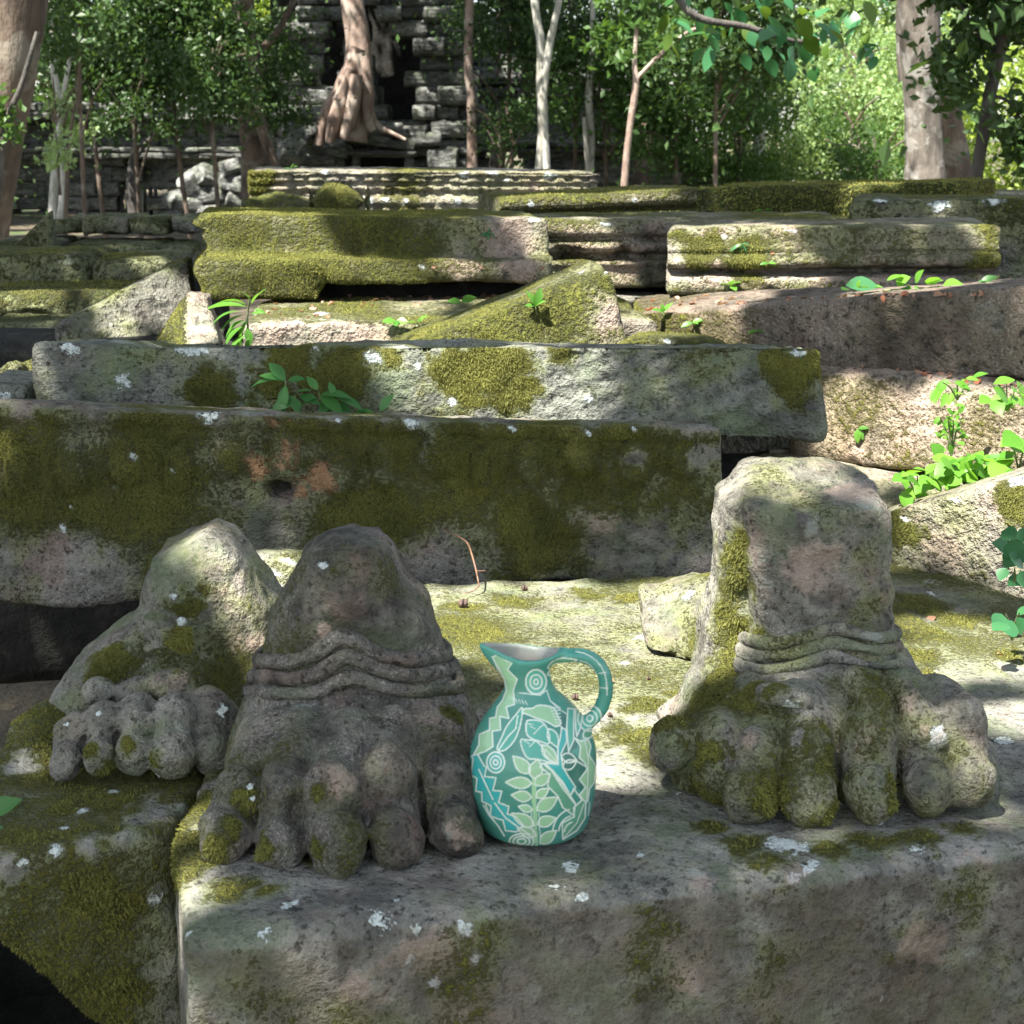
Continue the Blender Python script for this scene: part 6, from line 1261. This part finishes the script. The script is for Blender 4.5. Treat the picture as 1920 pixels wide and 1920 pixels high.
# dead leaves
def dead(key, x, y, px, lab=None, group=None, mat='dry'):
    p, n = surf(key, x, y); rs = random.Random(int(x * 7 + y)); d = Vector((rs.uniform(-1, 1), rs.uniform(-1, 1), 0)); n = Vector(n); d = (d - n * d.dot(n) + n * .12)
    o = leafobj('dry', mat, Vector(p) + n * .0025, d, n, px * mpp(p[1]), name='dead_leaf'); tag(o, lab, 'dead leaf', group); return o
dead('plinth', 1150, 1284, 32, 'orange-red dead leaf behind the jug handle', None, 'dry_red')
dead('J', 1752, 1158, 32, 'curled pinkish dead leaf on the mossy slab at right'); dead('J', 1868, 1228, 22, 'small pinkish dead leaf on the slab at the right edge')
dead('M', 1448, 480, 12, 'tiny orange dead leaf stuck on the rounded moulded block', None, 'dry_red') 
rs = random.Random(5)
for i in range(90):
    x = rs.uniform(500, 1130); y = rs.gauss(556, 6) if x > 620 else rs.uniform(560, 600)
    dead('T', x, y, rs.uniform(8, 24), 'small dead leaf littering the slab below the big moulded block', 'dead leaves on the litter slab')
for i in range(60):
    x = rs.uniform(1200, 1860); y = 553 + (rs.random() ** 1) * max(4, (1500 - x) * .08 + 8)
    dead('G', x, y, rs.uniform(8, 26), 'small dead leaf on the pale top of the long reddish block', 'dead leaves on the reddish block', 'dry' if rs.random() < .7 else 'dry_red')
for i in range(45):
    x = rs.uniform(1600, 1915); y = 672 + (x - 1545) * .125 + rs.uniform(0, 8)
    dead('H', x, y, rs.uniform(8, 24), 'small dead leaf on the ledge of the sunny sandy block', 'dead leaves on the sunny ledge', 'dry' if rs.random() < .6 else 'dry_red')
for x in (820, 905, 1010): dead('K', x, 498, 10, 'small dead leaf on the step of the big moulded block', 'dead leaves on the moulded step')

# ------------------------------------------------------------------ unseen canopy added overhead, leaves and gaps placed to shape the dapples
Z0 = 1.2
def qp(p): p = Vector(p); return p - SUN * ((p.z - Z0) / SUN.z)       # where its shadow-ray meets a reference level
def spx(key, x, y): p, n = surf(key, x, y); return qp(p)
# lit places: (stone, px, py, radius in metres)
LIT = [('plinth', 900, 1180, .10), ('plinth', 1000, 1150, .10), ('plinth', 1080, 1220, .10), ('plinth', 1180, 1180, .09), ('plinth', 1200, 1330, .07), ('plinth', 1260, 1260, .06), ('plinth', 850, 1130, .06), ('plinth', 1100, 1330, .06), ('plinth', 1290, 1110, .06), ('plinth', 1000, 1400, .05),
       ('plinth', 1000, 1500, .0) if False else ('plinth', 1160, 1440, .02),
       ('foot3', 1450, 880, .032), ('foot3', 1350, 1180, .03), ('Hl', 1270, 1140, .06), ('foot3', 1745, 1370, .012),
       ('foot1', 430, 1080, .035), ('foot1', 480, 1150, .035), ('foot1', 490, 1230, .03), ('foot1', 410, 1010, .02), ('Y', 500, 1060, .03), ('plinth', 340, 1560, .03), ('plinth', 350, 1650, .03), ('plinth_left', 312, 1650, .02), ('plinth_left', 318, 1760, .02),
       ('plinth', 1905, 1350, .03), ('J', 1880, 1240, .07), ('J', 1800, 1190, .05), ('plinth', 1760, 1240, .05), ('I', 1890, 930, .06), ('I', 1800, 940, .03),
              ('E', 930, 700, .07), ('E', 860, 680, .06), ('E', 980, 740, .05), ('E', 900, 770, .05), ('E', 760, 690, .03), ('E', 1030, 680, .03),
       *[('H', x, y, .036) for x in range(1590, 1916, 36) for y in (715, 750, 790, 830, 865)], ('U', 1680, 890, .06), ('U', 1650, 885, .05),
       ('F', 1000, 600, .12), ('F', 900, 600, .1), ('F', 1100, 540, .12), ('F', 1050, 620, .1), ('F', 1150, 600, .08), ('F', 820, 630, .08), ('T', 500, 590, .1), ('T', 600, 600, .12), ('T', 700, 590, .1), ('T', 740, 600, .08), ('T', 560, 620, .08), ('T', 780, 570, .06), ('T', 940, 560, .05),
       ('W', 350, 600, .05), ('W', 385, 620, .05), ('K', 430, 450, .1), ('K', 500, 440, .12), ('K', 420, 520, .1), ('K', 520, 520, .12), ('K', 600, 500, .08), ('K', 590, 430, .05), ('K', 740, 500, .05), ('K', 980, 440, .04), ('K', 650, 500, .05), ('K', 880, 500, .04), ('K', 1010, 410, .05),
       ('L', 1100, 440, .08), ('L', 1100, 500, .08), ('L', 1170, 470, .05), ('M', 1330, 470, .12), ('M', 1420, 490, .10), ('M', 1330, 520, .1), ('M', 1480, 520, .06), ('M', 1850, 470, .05), ('M', 1400, 440, .1), ('M', 1500, 470, .06), ('M', 1700, 430, .03),
       ('G', 1250, 600, .10), ('G', 1330, 610, .05), ('G', 1230, 560, .08), ('G', 1350, 560, .05), ('E', 1545, 650, .02), ('S4', 30, 690, .07), ('S11', 290, 490, .04), ('V', 240, 580, .02), ('V', 310, 520, .02), ('V', 190, 575, .015), ('V', 225, 620, .02), ('V', 270, 540, .012), ('V', 290, 600, .015),
       ('S30', 90, 553, .03), ('S30', 30, 556, .03), ('S30', 190, 550, .03), ('S30', 60, 590, .025)]
LP = np.array([[*list(spx(k, x, y))[:2], r] for k, x, y, r in LIT])
LP = np.vstack([LP, [[*list(qp(at(1720, 530, 2.3)))[:2], .08], [*list(qp(at(1800, 890, 1.87)))[:2], .10], [*list(qp(at(1720, 910, 1.87)))[:2], .08], [*list(qp(at(460, 590, 2.33)))[:2], .08], [*list(qp(at(1890, 720, 1.97)))[:2], .1]]])
SHD = [('G', x, y, .035) for x in range(1500, 1920, 40) for y in (600, 640, 675)] + [('foot2', x, y, .035) for x in (480, 560, 640, 720, 800) for y in (1060, 1150, 1300, 1420, 1540)] + [('D', x, y, .05) for x in range(20, 1340, 90) for y in (830, 930, 1030)]
SHD += [('K', 700, 440, .05), ('K', 740, 460, .05), ('K', 800, 450, .05), ('K', 900, 450, .06), ('K', 860, 440, .04), ('M', 1580, 460, .05), ('M', 1660, 470, .06), ('M', 1740, 470, .06), ('M', 1800, 490, .05), ('L', 1230, 470, .06), ('plinth', 450, 1750, .06), ('plinth', 600, 1720, .06), ('plinth', 800, 1720, .07), ('plinth', 1000, 1700, .07), ('plinth', 1200, 1660, .07), ('plinth', 1500, 1700, .08), ('plinth', 1750, 1640, .08), ('plinth', 1300, 1560, .05),
        ('foot3', 1400, 1400, .03), ('foot3', 1540, 1450, .04), ('foot3', 1640, 1450, .04), ('foot3', 1500, 1300, .04), ('foot3', 1560, 1130, .04), ('foot1', 200, 1400, .04), ('foot1', 300, 1350, .04), ('foot1', 320, 1180, .03), ('plinth_left', 150, 1700, .06), ('E', 1250, 740, .07), ('E', 1350, 740, .07), ('E', 1450, 740, .06), ('E', 200, 720, .08), ('E', 350, 720, .08), ('E', 520, 720, .07), ('D', 600, 800, .05)]
SP = np.array([[*list(spx(k, x, y))[:2], r] for k, x, y, r in SHD])
def canopy(name, lab, x0, x1, y0, y1, n, ht, size, seed, keep=None, LP=LP, gap=0., trunkat=None, cm='crown_dark', limb=True, parent_tree=True):  # leaves strewn where shade is wanted, left out over lit places
    rs = np.random.RandomState(seed)
    q = np.stack([rs.uniform(x0, x1, n), rs.uniform(y0, y1, n)], 1); d = np.sqrt(((q[:, None] - LP[None, :, :2]) ** 2).sum(-1)) - LP[None, :, 2]
    edge = (fbm(np.column_stack([q, q[:, 0] * 0]), 9, 2, 3) - .5) * .05
    ok = d.min(1) > size * .30 + edge
    if gap == 0 and y0 < 1: ok |= (np.sqrt(((q[:, None] - SP[None, :, :2]) ** 2).sum(-1)) - SP[None, :, 2]).min(1) < 0
    if gap: ok &= vn(np.column_stack([q, q[:, 0] * 0]), .9, seed) * .6 + vn(np.column_stack([q, q[:, 0] * 0]), 2.6, seed + 1) * .4 > gap
    if keep is not None: ok &= keep(q)
    q = q[ok]; m = len(q); t = ht[0] + (ht[1] - ht[0]) * rs.rand(m)
    P = np.column_stack([q, np.full(m, Z0)]) + np.array(SUN)[None] * (t[:, None] / SUN.z)
    d_ = rs.randn(m, 3) * np.array([1, 1, .35]); d_ /= np.linalg.norm(d_, axis=1, keepdims=True); s = np.cross(d_, np.array([0, 0, 1.]) + rs.randn(m, 3) * .35); s /= np.linalg.norm(s, axis=1, keepdims=True)
    L = size * (.7 + .6 * rs.rand(m, 1)); W = s * L * .34
    V = np.stack([P - d_ * L * .5, P - d_ * L * .1 + W, P + d_ * L * .5, P - d_ * L * .1 - W], 1).reshape(-1, 3); i = np.arange(m)[:, None] * 4
    F = np.concatenate([i + np.array([0, 1, 2]), i + np.array([0, 2, 3])])
    base = np.array([*(trunkat or (-2.9, -1.2)), GZ]); o = empty(name, tuple(base), lab, 'tree')
    me = mesh_from('crown', V - base, F, False); setattr_f(me, 'tint', np.repeat(rs.rand(m), 4)); c_ = link('crown', me, M[cm], o); c_['kind'] = 'stuff'
    top = P.mean(0)
    V, F = tube([tuple(base), (base[0] + .1, base[1], 2.), (base[0] + .2, base[1] + .2, top[2]), (base[0] + .5, base[1] + .5, top[2] + .6)], [.16, .12, .08, .03], 12, .2, seed); link('trunk', mesh_from('trunk', V - base, F), M['bark_brown'], o)
    return o
canopy('added_shade_tree', 'unseen tree added behind the camera, its leaves placed to dapple the nearer stones', -1.5, 1.5, .2, 3.6, 19000, (2.4, 3.3), .085, 3)
LIT2 = [(('Q', x, 350), .14) for x in (500, 560, 640, 720, 800, 880, 960, 1040, 1100)] + [(('P', x, 385), .07) for x in (980, 1040, 1100, 1200)] + [(('O', 1640, 350), .05), (('Rb', 640, 350), .05)]
LPm = np.vstack([LP, [[*list(spx(*k))[:2], r] for k, r in LIT2]])
canopy('added_shade_tree', 'unseen tree added left of the stones, its leaves placed to dapple the farther blocks', -2.2, 2.2, 3.6, 6.2, 15000, (3.2, 4.2), .11, 4, LP=LPm, trunkat=(-4.2, 3.5))
# tall crowns added unseen above the ruin, gaps cut to place sun flecks
FL = [(390, 265, 24, .5), (430, 240, 24, .4), (340, 300, 24, .25), (80, 250, 24, .3), (820, 100, 23.5, .22), (830, 170, 23.5, .3), (800, 60, 23.5, .3), (845, 220, 23.5, .3), (790, 130, 23.5, .25), (560, 60, 23.5, .25), (380, 370, 22.8, .4), (740, 190, 25.5, .2), (760, 250, 23.4, .3), (660, 120, 22.5, .35), (640, 220, 22.3, .3), (390, 345, 22.8, .4), (440, 370, 22.8, .25), (1010, 200, 19, .3), (1290, 330, 26.5, .35), (150, 330, 24.5, .25), (200, 360, 24.5, .2), (600, 250, 22.5, .25), (820, 260, 23.5, .25)]
LP2 = np.array([[*list(qp(at(x, y, Y)))[:2], r] for x, y, Y, r in FL])
TL = 'added forest tree, unseen above the frame, its crown shaped to shade the ruin'
for i, (x0, x1, y0, y1, tx, ty, lab) in enumerate([(-8, -3.2, 11.5, 19, -8.5, 14, 'the left gallery wall'), (-9, -3.2, 19, 27, -10, 22, 'the far left of the gallery'), (-3.4, 1.2, 16, 21.5, 1.9, 24.5, 'the tower front'), (-3.4, 1.2, 21.5, 28, -4.5, 29, 'the tower back'), (1.0, 4.0, 18, 28, 4.2, 31, 'the dark wall right of the tower')]):
    canopy('added_forest_tree', 'unseen tall tree added out of frame, its crown placed for shading ' + lab, x0, x1, y0, y1, 9000, (6.0, 8.5), .24, 50 + i, LP=LP2, gap=(.43, .38, .54, .50, .36)[i], trunkat=(tx, ty))
